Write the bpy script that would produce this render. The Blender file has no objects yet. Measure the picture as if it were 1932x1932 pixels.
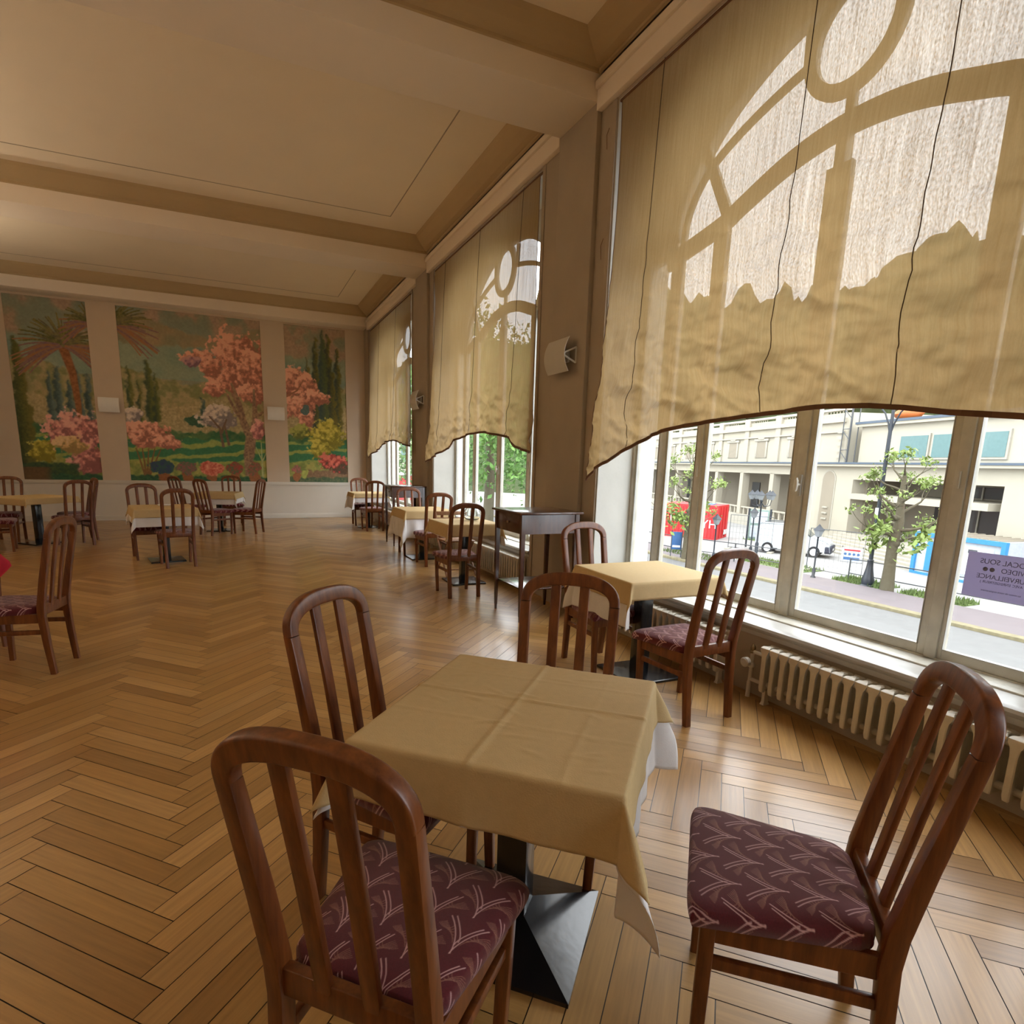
import bpy, bmesh, math, random
import numpy as np
from mathutils import Vector, Matrix
random.seed(7)
PI = math.pi
S = bpy.context.scene
COL = S.collection

# ------------------------------------------------------------------ camera
def make_camera():
    f, cx, cy, yaw, pit, rol = 1107.13, 935.31, 1091.35, 0.4158, 0.1955, 0.0257
    def m(a): return Matrix(a)
    A = m([[math.cos(yaw), -math.sin(yaw), 0], [math.sin(yaw), math.cos(yaw), 0], [0, 0, 1]])
    B = m([[1, 0, 0], [0, 0, -1], [0, 1, 0]])
    Cc = m([[1, 0, 0], [0, math.cos(pit), -math.sin(pit)], [0, math.sin(pit), math.cos(pit)]])
    D = m([[math.cos(rol), -math.sin(rol), 0], [math.sin(rol), math.cos(rol), 0], [0, 0, 1]])
    M = D @ Cc @ B @ A
    R = Matrix([M[0], -M[1], -M[2]]).transposed()
    cd = bpy.data.cameras.new('camera'); cam = bpy.data.objects.new('camera', cd); COL.objects.link(cam)
    cd.sensor_fit = 'HORIZONTAL'; cd.sensor_width = 36.0; cd.lens = f / 1932 * 36
    cd.shift_x = (966 - cx) / 1932; cd.shift_y = (cy - 966) / 1932
    cd.clip_start = 0.05; cd.clip_end = 400
    cam.matrix_world = Matrix.Translation((0, 0, 1.47)) @ R.to_4x4()
    S.camera = cam
make_camera()

# ------------------------------------------------------------------ sky, exposure
SKY = 3.8
S.view_settings.view_transform = 'Standard'
try: S.view_settings.look = 'None'
except Exception: pass
S.view_settings.gamma = 1.0
S.view_settings.use_curve_mapping = False
S.view_settings.exposure = .9
w = bpy.data.worlds.new('sky'); S.world = w; w.use_nodes = True
nt = w.node_tree; nt.nodes.clear()
_o = nt.nodes.new('ShaderNodeOutputWorld'); _b = nt.nodes.new('ShaderNodeBackground')
_t = nt.nodes.new('ShaderNodeTexCoord'); _s = nt.nodes.new('ShaderNodeSeparateXYZ'); _r = nt.nodes.new('ShaderNodeValToRGB')
_r.color_ramp.elements[0].position = 0.45; _r.color_ramp.elements[0].color = (.86, .92, 1, 1)
_r.color_ramp.elements[1].position = 0.9; _r.color_ramp.elements[1].color = (.96, .98, 1, 1)
_m = nt.nodes.new('ShaderNodeMath'); _m.operation = 'MULTIPLY_ADD'; _m.inputs[1].default_value = .5; _m.inputs[2].default_value = .5
nt.links.new(_t.outputs['Generated'], _s.inputs[0]); nt.links.new(_s.outputs['Z'], _m.inputs[0]); nt.links.new(_m.outputs[0], _r.inputs[0])
nt.links.new(_r.outputs[0], _b.inputs['Color']); _b.inputs['Strength'].default_value = SKY
nt.links.new(_b.outputs[0], _o.inputs[0])

# soft daylight arriving through each window opening (the overcast sky seen from the room)
WIN_Y = [(1.02, 4.695), (6.02, 9.70), (11.03, 14.70), (-3.98, -0.31)]
FILL_W = 40.0      # added warm uplights on the unseen left wall, to brighten the ceiling

# ------------------------------------------------------------------ materials
def srgb(r, g, b):
    f = lambda c: (c / 255 / 12.92) if c / 255 <= .04045 else ((c / 255 + .055) / 1.055) ** 2.4
    return (f(r), f(g), f(b), 1)
def newmat(name):
    m = bpy.data.materials.new(name); m.use_nodes = True
    return m, m.node_tree, m.node_tree.nodes['Principled BSDF']
def setp(b, **k):
    for kk, v in k.items(): b.inputs[kk.replace('_', ' ')].default_value = v
def mat(name, col, rough=.6, metal=0, var=.12, scale=8, bump=0, bscale=60, stretch=None, coat=0, spec=None, col2=None):
    """solid colour broken up by soft noise; col2 = second tone of the thing itself"""
    m, t, b = newmat(name)
    setp(b, Roughness=rough, Metallic=metal)
    if coat: b.inputs['Coat Weight'].default_value = coat; b.inputs['Coat Roughness'].default_value = .15
    if spec is not None: b.inputs['Specular IOR Level'].default_value = spec
    tc = t.nodes.new('ShaderNodeTexCoord'); mp = t.nodes.new('ShaderNodeMapping')
    if stretch: mp.inputs['Scale'].default_value = stretch
    t.links.new(tc.outputs['Object'], mp.inputs[0])
    n = t.nodes.new('ShaderNodeTexNoise'); n.inputs['Scale'].default_value = scale; n.inputs['Detail'].default_value = 5
    t.links.new(mp.outputs[0], n.inputs['Vector'])
    r = t.nodes.new('ShaderNodeValToRGB'); c2 = col2 or tuple(c * (1 - var) for c in col[:3]) + (1,)
    r.color_ramp.elements[0].position = .3; r.color_ramp.elements[0].color = c2
    r.color_ramp.elements[1].position = .7; r.color_ramp.elements[1].color = col
    t.links.new(n.outputs['Fac'], r.inputs[0]); t.links.new(r.outputs[0], b.inputs['Base Color'])
    if bump:
        n2 = t.nodes.new('ShaderNodeTexNoise'); n2.inputs['Scale'].default_value = bscale; t.links.new(mp.outputs[0], n2.inputs['Vector'])
        bp = t.nodes.new('ShaderNodeBump'); bp.inputs['Strength'].default_value = bump; bp.inputs['Distance'].default_value = .01
        t.links.new(n2.outputs['Fac'], bp.inputs['Height']); t.links.new(bp.outputs[0], b.inputs['Normal'])
    return m
def attrmat(name, attr='Col', rough=.7, bump=0, bscale=300, spec=.3, sheen=0):
    m, t, b = newmat(name); setp(b, Roughness=rough); b.inputs['Specular IOR Level'].default_value = spec
    a = t.nodes.new('ShaderNodeAttribute'); a.attribute_name = attr
    t.links.new(a.outputs['Color'], b.inputs['Base Color'])
    if sheen: b.inputs['Sheen Weight'].default_value = sheen
    if bump:
        n2 = t.nodes.new('ShaderNodeTexNoise'); n2.inputs['Scale'].default_value = bscale
        bp = t.nodes.new('ShaderNodeBump'); bp.inputs['Strength'].default_value = bump; bp.inputs['Distance'].default_value = .003
        t.links.new(n2.outputs['Fac'], bp.inputs['Height']); t.links.new(bp.outputs[0], b.inputs['Normal'])
    return m

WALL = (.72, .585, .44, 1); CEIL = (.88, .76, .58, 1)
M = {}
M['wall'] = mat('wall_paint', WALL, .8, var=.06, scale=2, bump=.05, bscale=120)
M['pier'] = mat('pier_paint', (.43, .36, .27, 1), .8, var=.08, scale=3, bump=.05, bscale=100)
M['dado'] = mat('dado_paint', (.74, .69, .60, 1), .65, var=.06, scale=2)
M['ceil'] = mat('ceiling_paint', CEIL, .85, var=.05, scale=1)
M['cove'] = mat('cove_tan', (.50, .37, .20, 1), .85, var=.05, scale=1)  # cove band in a darker tan than the flat ceiling
M['beam'] = mat('beam_paint', (.90, .79, .65, 1), .8, var=.05, scale=1)
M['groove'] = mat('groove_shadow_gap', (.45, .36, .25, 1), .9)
M['reveal'] = mat('reveal_paint', (.68, .68, .64, 1), .7, var=.10, scale=4, bump=.08, bscale=40)
M['frame'] = mat('old_white_window_paint', (.62, .60, .52, 1), .45, var=.22, scale=9, bump=.15, bscale=50)
M['bead'] = mat('glazing_bead_white', (.48, .48, .45, 1), .5)
M['sill'] = mat('sill_paint', (.50, .49, .46, 1), .35, var=.12, scale=12, bump=.08, bscale=60)
M['rad'] = mat('radiator_enamel', (.72, .67, .56, 1), .38, var=.10, scale=14, bump=.06, bscale=60)
M['brass'] = mat('tarnished_brass', (.35, .27, .15, 1), .4, .8)
M['black'] = mat('black_lacquer', (.012, .013, .015, 1), .22, var=.2, bump=.05, bscale=30, coat=.4)
M['top'] = mat('tabletop_laminate', (.25, .15, .08, 1), .5)
M['gold'] = mat('yellow_damask_cloth', (.60, .44, .215, 1), .75, var=.06, scale=40, bump=.10, bscale=220)
M['linen'] = mat('white_linen_cloth', (.78, .76, .75, 1), .8, var=.04, scale=30, bump=.06, bscale=200)
M['white'] = mat('dimmed_white_sconce_metal', (.62, .60, .54, 1), .4, var=.04)  # dimmer copy of the sconce white: shade on the piers put into the colour
M['white2'] = mat('lit_white_sconce_metal', (.92, .91, .87, 1), .4, var=.03)  # lighter copy of the same metal: far wall brightness put into the colour
M['red'] = mat('red_jacket_cloth', (.65, .02, .05, 1), .8, var=.2, scale=20)

def wood(name, c1, c2, rough=.3, coat=.5):
    m, t, b = newmat(name); setp(b, Roughness=rough); b.inputs['Coat Weight'].default_value = coat; b.inputs['Coat Roughness'].default_value = .12
    tc = t.nodes.new('ShaderNodeTexCoord'); mp = t.nodes.new('ShaderNodeMapping'); mp.inputs['Scale'].default_value = (30, 30, 3)
    n = t.nodes.new('ShaderNodeTexNoise'); n.inputs['Scale'].default_value = 1.2; n.inputs['Detail'].default_value = 8; n.inputs['Roughness'].default_value = .65
    r = t.nodes.new('ShaderNodeValToRGB')
    r.color_ramp.elements[0].position = .3; r.color_ramp.elements[0].color = c1
    r.color_ramp.elements[1].position = .75; r.color_ramp.elements[1].color = c2
    t.links.new(tc.outputs['Object'], mp.inputs[0]); t.links.new(mp.outputs[0], n.inputs['Vector'])
    t.links.new(n.outputs['Fac'], r.inputs[0]); t.links.new(r.outputs[0], b.inputs['Base Color'])
    return m
M['chair'] = wood('stained_beech', (.075, .015, .003, 1), (.25, .078, .016, 1), .36, .12)
M['mahog'] = wood('dark_mahogany', (.035, .012, .007, 1), (.10, .035, .018, 1), .25)
M['fold'] = wood('worn_folding_wood', (.20, .09, .04, 1), (.38, .19, .09, 1), .5, .1)
M['seat'] = attrmat('burgundy_woven_fabric', rough=.9, bump=.35, bscale=900, spec=.2, sheen=.3)
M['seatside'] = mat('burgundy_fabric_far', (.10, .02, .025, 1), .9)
M['paint'] = attrmat('mural_oil_paint', rough=.75, spec=.25)

def floor_mat():
    m, t, b = newmat('waxed_parquet')
    a = t.nodes.new('ShaderNodeAttribute'); a.attribute_name = 'Col'
    uv = t.nodes.new('ShaderNodeUVMap'); uv.uv_map = 'UVMap'
    mp = t.nodes.new('ShaderNodeMapping'); mp.inputs['Scale'].default_value = (3, 60, 1)
    n = t.nodes.new('ShaderNodeTexNoise'); n.inputs['Scale'].default_value = 1; n.inputs['Detail'].default_value = 7; n.inputs['Roughness'].default_value = .6
    t.links.new(uv.outputs[0], mp.inputs[0]); t.links.new(mp.outputs[0], n.inputs['Vector'])
    r = t.nodes.new('ShaderNodeValToRGB'); r.color_ramp.elements[0].position = .25; r.color_ramp.elements[0].color = (.80, .78, .76, 1)
    r.color_ramp.elements[1].position = .7; r.color_ramp.elements[1].color = (1.12, 1.1, 1.08, 1)
    t.links.new(n.outputs['Fac'], r.inputs[0])
    mx = t.nodes.new('ShaderNodeMix'); mx.data_type = 'RGBA'; mx.blend_type = 'MULTIPLY'; mx.inputs[0].default_value = 1
    t.links.new(a.outputs['Color'], mx.inputs[6]); t.links.new(r.outputs[0], mx.inputs[7])
    tc = t.nodes.new('ShaderNodeTexCoord')
    n3 = t.nodes.new('ShaderNodeTexNoise'); n3.inputs['Scale'].default_value = 2.3; n3.inputs['Detail'].default_value = 6
    t.links.new(tc.outputs['Object'], n3.inputs['Vector'])
    mr = t.nodes.new('ShaderNodeMapRange'); mr.inputs[1].default_value = .3; mr.inputs[2].default_value = .7; mr.inputs[3].default_value = .29; mr.inputs[4].default_value = .36
    t.links.new(n3.outputs['Fac'], mr.inputs[0]); t.links.new(mr.outputs[0], b.inputs['Roughness'])
    t.links.new(mx.outputs[2], b.inputs['Base Color'])
    b.inputs['Specular IOR Level'].default_value = .55; b.inputs['Coat Weight'].default_value = .35; b.inputs['Coat Roughness'].default_value = .18
    n4 = t.nodes.new('ShaderNodeTexNoise'); n4.inputs['Scale'].default_value = 5; n4.inputs['Detail'].default_value = 3
    t.links.new(tc.outputs['Object'], n4.inputs['Vector'])
    bp = t.nodes.new('ShaderNodeBump'); bp.inputs['Strength'].default_value = .05; bp.inputs['Distance'].default_value = .004
    t.links.new(n4.outputs['Fac'], bp.inputs['Height']); t.links.new(bp.outputs[0], b.inputs['Normal'])
    return m
M['floor'] = floor_mat()
M['gap'] = mat('dark_joint', (.03, .018, .01, 1), .8)

def glass_mat():
    m, t, b = newmat('window_glass'); t.nodes.remove(b)
    o = t.nodes['Material Output']; tr = t.nodes.new('ShaderNodeBsdfTransparent'); tr.inputs[0].default_value = (.97, .985, .98, 1)
    g = t.nodes.new('ShaderNodeBsdfGlossy'); g.inputs['Roughness'].default_value = .02
    lw = t.nodes.new('ShaderNodeLayerWeight'); pw = t.nodes.new('ShaderNodeMath'); pw.operation = 'POWER'; pw.inputs[1].default_value = 5
    t.links.new(lw.outputs['Facing'], pw.inputs[0]); fr = t.nodes.new('ShaderNodeMath'); fr.operation = 'MULTIPLY_ADD'; fr.inputs[1].default_value = .6; fr.inputs[2].default_value = .045
    t.links.new(pw.outputs[0], fr.inputs[0])
    mx = t.nodes.new('ShaderNodeMixShader'); t.links.new(fr.outputs[0], mx.inputs[0]); t.links.new(tr.outputs[0], mx.inputs[1]); t.links.new(g.outputs[0], mx.inputs[2])
    t.links.new(mx.outputs[0], o.inputs[0]); return m
M['glass'] = glass_mat()

def curtain_mat():
    m, t, b = newmat('thin_ochre_curtain'); t.nodes.remove(b); o = t.nodes['Material Output']
    tc = t.nodes.new('ShaderNodeTexCoord')
    mp = t.nodes.new('ShaderNodeMapping'); mp.inputs['Scale'].default_value = (1, 55, 2.2)
    n = t.nodes.new('ShaderNodeTexNoise'); n.inputs['Scale'].default_value = 1; n.inputs['Detail'].default_value = 6; n.inputs['Roughness'].default_value = .7
    t.links.new(tc.outputs['Object'], mp.inputs[0]); t.links.new(mp.outputs[0], n.inputs['Vector'])
    mp2 = t.nodes.new('ShaderNodeMapping'); mp2.inputs['Scale'].default_value = (1, 120, 60)
    n2 = t.nodes.new('ShaderNodeTexNoise'); n2.inputs['Scale'].default_value = 1; n2.inputs['Detail'].default_value = 2
    t.links.new(tc.outputs['Object'], mp2.inputs[0]); t.links.new(mp2.outputs[0], n2.inputs['Vector'])
    ad = t.nodes.new('ShaderNodeMath'); ad.operation = 'ADD'; t.links.new(n.outputs['Fac'], ad.inputs[0]); t.links.new(n2.outputs['Fac'], ad.inputs[1])
    mr = t.nodes.new('ShaderNodeMapRange'); mr.inputs[1].default_value = .7; mr.inputs[2].default_value = 1.35; mr.inputs[3].default_value = .02; mr.inputs[4].default_value = .125
    t.links.new(ad.outputs[0], mr.inputs[0])
    r = t.nodes.new('ShaderNodeValToRGB'); r.color_ramp.elements[0].position = .3; r.color_ramp.elements[0].color = (.37, .24, .10, 1)
    r.color_ramp.elements[1].position = .7; r.color_ramp.elements[1].color = (.48, .335, .16, 1)
    t.links.new(n.outputs['Fac'], r.inputs[0])
    di = t.nodes.new('ShaderNodeBsdfDiffuse'); tl = t.nodes.new('ShaderNodeBsdfTranslucent'); tr = t.nodes.new('ShaderNodeBsdfTransparent')
    t.links.new(r.outputs[0], di.inputs[0]); t.links.new(r.outputs[0], tl.inputs[0]); tr.inputs[0].default_value = (1, .985, .97, 1)
    m1 = t.nodes.new('ShaderNodeMixShader'); m1.inputs[0].default_value = .45; t.links.new(di.outputs[0], m1.inputs[1]); t.links.new(tl.outputs[0], m1.inputs[2])
    m2 = t.nodes.new('ShaderNodeMixShader'); t.links.new(mr.outputs[0], m2.inputs[0]); t.links.new(m1.outputs[0], m2.inputs[1]); t.links.new(tr.outputs[0], m2.inputs[2])
    t.links.new(m2.outputs[0], o.inputs[0]); return m
M['curtain'] = curtain_mat()
M['hem'] = mat('brown_hem_tape', (.16, .075, .035, 1), .8)
M['cord'] = mat('dark_curtain_cord', (.10, .06, .03, 1), .8)

# ------------------------------------------------------------------ mesh builder
class MB:
    def __init__(s): s.v = []; s.f = []
    def add(s, vs, fs):
        o = len(s.v); s.v += [tuple(v) for v in vs]; s.f += [tuple(i + o for i in f) for f in fs]; return s
    def box(s, x0, x1, y0, y1, z0, z1, m=None):
        vs = [Vector(p) for p in ((x0, y0, z0), (x1, y0, z0), (x1, y1, z0), (x0, y1, z0), (x0, y0, z1), (x1, y0, z1), (x1, y1, z1), (x0, y1, z1))]
        if m: vs = [m @ v for v in vs]
        return s.add(vs, [(0, 3, 2, 1), (4, 5, 6, 7), (0, 1, 5, 4), (1, 2, 6, 5), (2, 3, 7, 6), (3, 0, 4, 7)])
    def loft(s, rings, closed=True, caps=True):
        n = len(rings[0]); o = len(s.v)
        for r in rings: s.v += [tuple(p) for p in r]
        for i in range(len(rings) - 1):
            for j in range(n if closed else n - 1):
                a = o + i * n + j; b = o + i * n + (j + 1) % n
                s.f.append((a, b, b + n, a + n))
        if caps:
            s.f.append(tuple(o + j for j in range(n))[::-1]); s.f.append(tuple(o + (len(rings) - 1) * n + j for j in range(n)))
        return s
    def tube(s, pts, r, n=8, caps=True):
        pts = [Vector(p) for p in pts]; rs = r if isinstance(r, (list, tuple)) else [r] * len(pts)
        rings = []; up = None
        for i, p in enumerate(pts):
            d = (pts[min(i + 1, len(pts) - 1)] - pts[max(i - 1, 0)]).normalized()
            if up is None: up = Vector((0, 0, 1)) if abs(d.z) < .9 else Vector((1, 0, 0))
            a = d.cross(up).normalized(); up = a.cross(d).normalized()
            rings.append([p + (a * math.cos(2 * PI * k / n) + up * math.sin(2 * PI * k / n)) * rs[i] for k in range(n)])
        return s.loft(rings, True, caps)
    def lathe(s, prof, n=16, c=(0, 0, 0)):
        rings = [[(c[0] + r * math.cos(2 * PI * k / n), c[1] + r * math.sin(2 * PI * k / n), c[2] + z) for k in range(n)] for r, z in prof]
        return s.loft(rings)
    def blob(s, c, r, n=8, sx=1, sy=1, sz=1, jit=0):
        rings = []
        for i in range(1, n):
            a = PI * i / n
            rings.append([(c[0] + r * sx * math.sin(a) * math.cos(2 * PI * k / (n * 2)) * (1 + random.uniform(-jit, jit)),
                           c[1] + r * sy * math.sin(a) * math.sin(2 * PI * k / (n * 2)) * (1 + random.uniform(-jit, jit)),
                           c[2] - r * sz * math.cos(a)) for k in range(n * 2)])
        return s.loft(rings)
    def mesh(s, name, smooth=False, bevel=0, seg=2, angle=40):
        me = bpy.data.meshes.new(name); me.from_pydata([tuple(map(float, v)) for v in s.v], [], s.f); me.validate()
        bm = bmesh.new(); bm.from_mesh(me)
        bmesh.ops.recalc_face_normals(bm, faces=bm.faces)
        if bevel:
            es = [e for e in bm.edges if len(e.link_faces) == 2 and e.calc_face_angle(0) > math.radians(angle)]
            bmesh.ops.bevel(bm, geom=es, offset=bevel, segments=seg, profile=.5, affect='EDGES', clamp_overlap=True)
        bm.to_mesh(me); bm.free()
        if smooth or bevel:
            for p in me.polygons: p.use_smooth = True
            try: me.set_sharp_from_angle(angle=math.radians(45 if bevel else (50 if smooth is True else smooth)))
            except Exception: pass
        return me
    def build(s, name, m, parent=None, smooth=False, bevel=0, seg=2, **k):
        me = s.mesh(name, smooth, bevel, seg); return link(name, me, m, parent, **k)
def link(name, me, m=None, parent=None, loc=None, **k):
    o = bpy.data.objects.new(name, me); COL.objects.link(o)
    if m is not None and not me.materials: me.materials.append(m)
    if parent is not None: o.parent = parent
    if loc is not None: o.location = loc
    for kk, v in k.items(): o[kk] = v
    return o
def struct(name, mb, m, smooth=False, bevel=0): return mb.build(name, m, None, smooth, bevel, kind='structure')
def thing(name, label, cat, loc=(0, 0, 0), rz=0, group=None, parent=None):
    o = bpy.data.objects.new(name, None); COL.objects.link(o); o.location = loc; o.rotation_euler = (0, 0, rz)
    o.empty_display_size = .1; o['label'] = label; o['category'] = cat
    if group: o['group'] = group
    return o
def tag(o, label, cat, group=None, kind=None):
    o['label'] = label; o['category'] = cat
    if group: o['group'] = group
    if kind: o['kind'] = kind
    return o
def copy_tree(o, parent=None):
    c = o.copy(); COL.objects.link(c)
    if parent is not None: c.parent = parent
    for ch in [x for x in bpy.data.objects if x.parent == o]: copy_tree(ch, c)
    return c
def dup(o, loc, rz, label, group=None):
    c = copy_tree(o); c.location = loc; c.rotation_euler = (0, 0, rz); c['label'] = label
    if group: c['group'] = group
    return c
def setcol(me, cols):
    """cols: per-vertex rgb (linear)"""
    a = me.color_attributes.new('Col', 'FLOAT_COLOR', 'POINT')
    arr = np.ones((len(cols), 4), np.float32); arr[:, :3] = cols; a.data.foreach_set('color', arr.ravel())
def lin(c):
    c = np.asarray(c, float) / 255; return np.where(c <= .04045, c / 12.92, ((c + .055) / 1.055) ** 2.4)
def vnoise(x, y, seed=0):
    """smooth value noise, vectorised"""
    xi = np.floor(x).astype(int); yi = np.floor(y).astype(int); fx = x - xi; fy = y - yi
    fx = fx * fx * (3 - 2 * fx); fy = fy * fy * (3 - 2 * fy)
    def h(a, b):
        n = (a * 374761393 + b * 668265263 + seed * 1442695041) & 0x7fffffff
        n = ((n ^ (n >> 13)) * 1274126177) & 0x7fffffff
        return ((n ^ (n >> 16)) & 0xffff) / 65535.
    return (h(xi, yi) * (1 - fx) + h(xi + 1, yi) * fx) * (1 - fy) + (h(xi, yi + 1) * (1 - fx) + h(xi + 1, yi + 1) * fx) * fy
def fbm(x, y, seed=0, o=4):
    s = 0; a = .5
    for i in range(o): s = s + a * vnoise(x * 2 ** i, y * 2 ** i, seed + i); a *= .5
    return s
# ================================================================== SETTING
XW, XP, XF, YF, XL, YB = 3.078, 3.03, 3.50, 15.29, -4.52, -6.2
ZB, ZC, ZT = 4.53, 4.95, 4.44           # beam soffit, flat ceiling, top of the window openings

# ---- parquet: each board is a quad of its own over dark joints
def build_floor():
    L, wd = .67, .0957; n = 7; r2 = math.sqrt(2); x0 = -.262
    vs = []; fs = []; cols = []; uvs = []
    rng = random.Random(3); g = .0016
    def P(u, v): return ((u - v) / r2 + x0, (u + v) / r2)
    N = 150
    tones = [(.50, .285, .095), (.45, .25, .08), (.54, .315, .115), (.40, .215, .068), (.57, .34, .13), (.47, .265, .088)]
    for i in range(-N, 2 * N):
        for j in range(-N, 2 * N):
            m = (i - j) % (2 * n)
            if m == 0: a, b, c, d, hor = i, i + n, j, j + 1, True
            elif m == n: a, b, c, d, hor = i, i + 1, j - n + 1, j + 1, False
            else: continue
            cu, cv = (a + b) / 2 * wd, (c + d) / 2 * wd; X, Y = P(cu, cv)
            if not (XL - .3 < X < XW + .3 and YB - .4 < Y < YF + .4): continue
            u0, u1, v0, v1 = a * wd + g, b * wd - g, c * wd + g, d * wd - g
            t = [rng.uniform(-.00035, .00035) for _ in range(4)]
            o = len(vs)
            for (u, v), dz in zip(((u0, v0), (u1, v0), (u1, v1), (u0, v1)), t):
                x, y = P(u, v); vs.append((min(max(x, XL), XW + .02), min(max(y, YB), YF), dz))
            fs.append((o, o + 1, o + 2, o + 3))
            tn = rng.choice(tones); k = rng.uniform(.82, 1.0); cols += [(tn[0] * k, tn[1] * k, tn[2] * k * .95)] * 4
            ou, ov = rng.uniform(0, 50), rng.uniform(0, 50); l = L
            uvs += ([(ou, ov), (ou + l, ov), (ou + l, ov + wd), (ou, ov + wd)] if hor else [(ou, ov), (ou, ov + wd), (ou + l, ov + wd), (ou + l, ov)])
    o = len(vs)
    vs += [(XL, YB, -.0025), (XW + .02, YB, -.0025), (XW + .02, YF, -.0025), (XL, YF, -.0025)]; fs.append((o, o + 1, o + 2, o + 3)); cols += [(.03, .015, .008)] * 4; uvs += [(0, 0)] * 4
    me = bpy.data.meshes.new('floor'); me.from_pydata(vs, [], fs); setcol(me, cols)
    uvl = me.uv_layers.new(name='UVMap')
    for p in me.polygons:
        for li in p.loop_indices: uvl.data[li].uv = uvs[me.loops[li].vertex_index]
    link('floor', me, M['floor'], kind='structure')
build_floor()

# ---- far wall with three sunk mural fields
ZM0, ZM1 = .874, 4.493
FIELDS = [(-4.038, -2.653), (-2.128, .686), (1.20, 2.593)]
mb = MB(); d = .03
xs = [XL] + [v for f in FIELDS for v in f] + [XW]
for i in range(0, len(xs), 2): mb.box(xs[i], xs[i + 1], YF - d, YF, ZM0, ZM1)
mb.box(XL, XW, YF - d, YF, ZM1, 5.3); struct('trim_7', mb, M['wall'])
mb = MB().box(XL, XW, YF, YF + .3, 0, 5.3); struct('wall_far', mb, M['wall'])
mb = MB(); mb.box(XL, XW, YF - .045, YF, .1, .79)
struct('trim_1', mb, M['dado'])
mb = MB(); mb.box(XL, XW, YF - .065, YF, .80, .872).box(XL, XW, YF - .055, YF, .785, .80)
struct('trim_2', mb, M['dado'], bevel=.006)
mb = MB(); mb.box(XL, XW, YF - .065, YF, 0, .11); struct('baseboard_far', mb, M['dado'], bevel=.006)

# ---- window wall
zs_, zt_ = .435, ZT
mb = MB(); edges = []
ys = [YB] + [v for w_ in sorted(WIN_Y) for v in w_] + [YF]
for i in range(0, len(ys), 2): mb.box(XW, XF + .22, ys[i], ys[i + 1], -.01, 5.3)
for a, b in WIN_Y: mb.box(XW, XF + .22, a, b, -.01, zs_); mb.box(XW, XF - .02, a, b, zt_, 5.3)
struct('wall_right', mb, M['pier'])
def open_z(dy):
    t = abs(dy)
    return 3.33 + 1.0 * math.sqrt(max(0, 1 - (t / 1.50) ** 2)) if t < 1.50 else 3.22
mb = MB()
for a, b in WIN_Y:                                   # masonry arch over each window
    yc = (a + b) / 2 - .02; n = 72
    ysam = sorted(set([a, b, yc - 1.4999, yc - 1.5001, yc + 1.4999, yc + 1.5001] + [a + (b - a) * k / n for k in range(n + 1)]))
    rings = []
    for y in ysam:
        z = open_z(y - yc); rings.append([(XF + .03, y, z), (XF + .10, y, z), (XF + .10, y, 5.3), (XF + .03, y, 5.3)])
    mb.loft(rings)
struct('wall_arches', mb, M['reveal'])
mb = MB()
for a, b in WIN_Y:
    mb.box(XW + .004, XF + .215, a - .004, a + .006, .47, ZT).box(XW + .004, XF + .215, b - .006, b + .004, .47, ZT).box(XW + .004, XF, a, b, ZT - .004, ZT + .004)
struct('trim_6', mb, M['reveal'])
# pilasters on the piers, flat strips beside the openings
mb = MB()
for yc in (5.255, 10.28, .25 - .005 + .0 - 0.0): pass
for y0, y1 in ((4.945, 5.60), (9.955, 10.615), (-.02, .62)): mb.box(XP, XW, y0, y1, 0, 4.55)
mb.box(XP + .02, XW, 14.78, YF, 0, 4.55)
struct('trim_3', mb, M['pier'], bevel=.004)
mb = MB()
for a, b in WIN_Y: mb.box(XW - .012, XW, a - .07, a - .01, 0, ZT + .02).box(XW - .012, XW, b + .01, b + .07, 0, ZT + .02)
struct('trim_4', mb, M['pier'], bevel=.003)
# lintel moulding along the top of the openings
mb = MB()
for y0, y1 in ((YB, 4.95), (5.60, 9.955), (10.605, 14.80)): mb.box(XP - .01, XW, y0, y1, ZT + .02, 4.62).box(XP - .035, XW, y0, y1, 4.62, 4.68)
struct('trim_5', mb, M['beam'], bevel=.006)
# left and back walls (behind and beside the camera)
mb = MB(); mb.box(XL - .2, XL, YB - .2, YF + .3, -.01, 5.3); struct('wall_left', mb, M['wall'])
mb = MB(); mb.box(XL, XF + .2, YB - .2, YB, -.01, 5.3)
struct('wall_back', mb, M['wall'])
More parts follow.
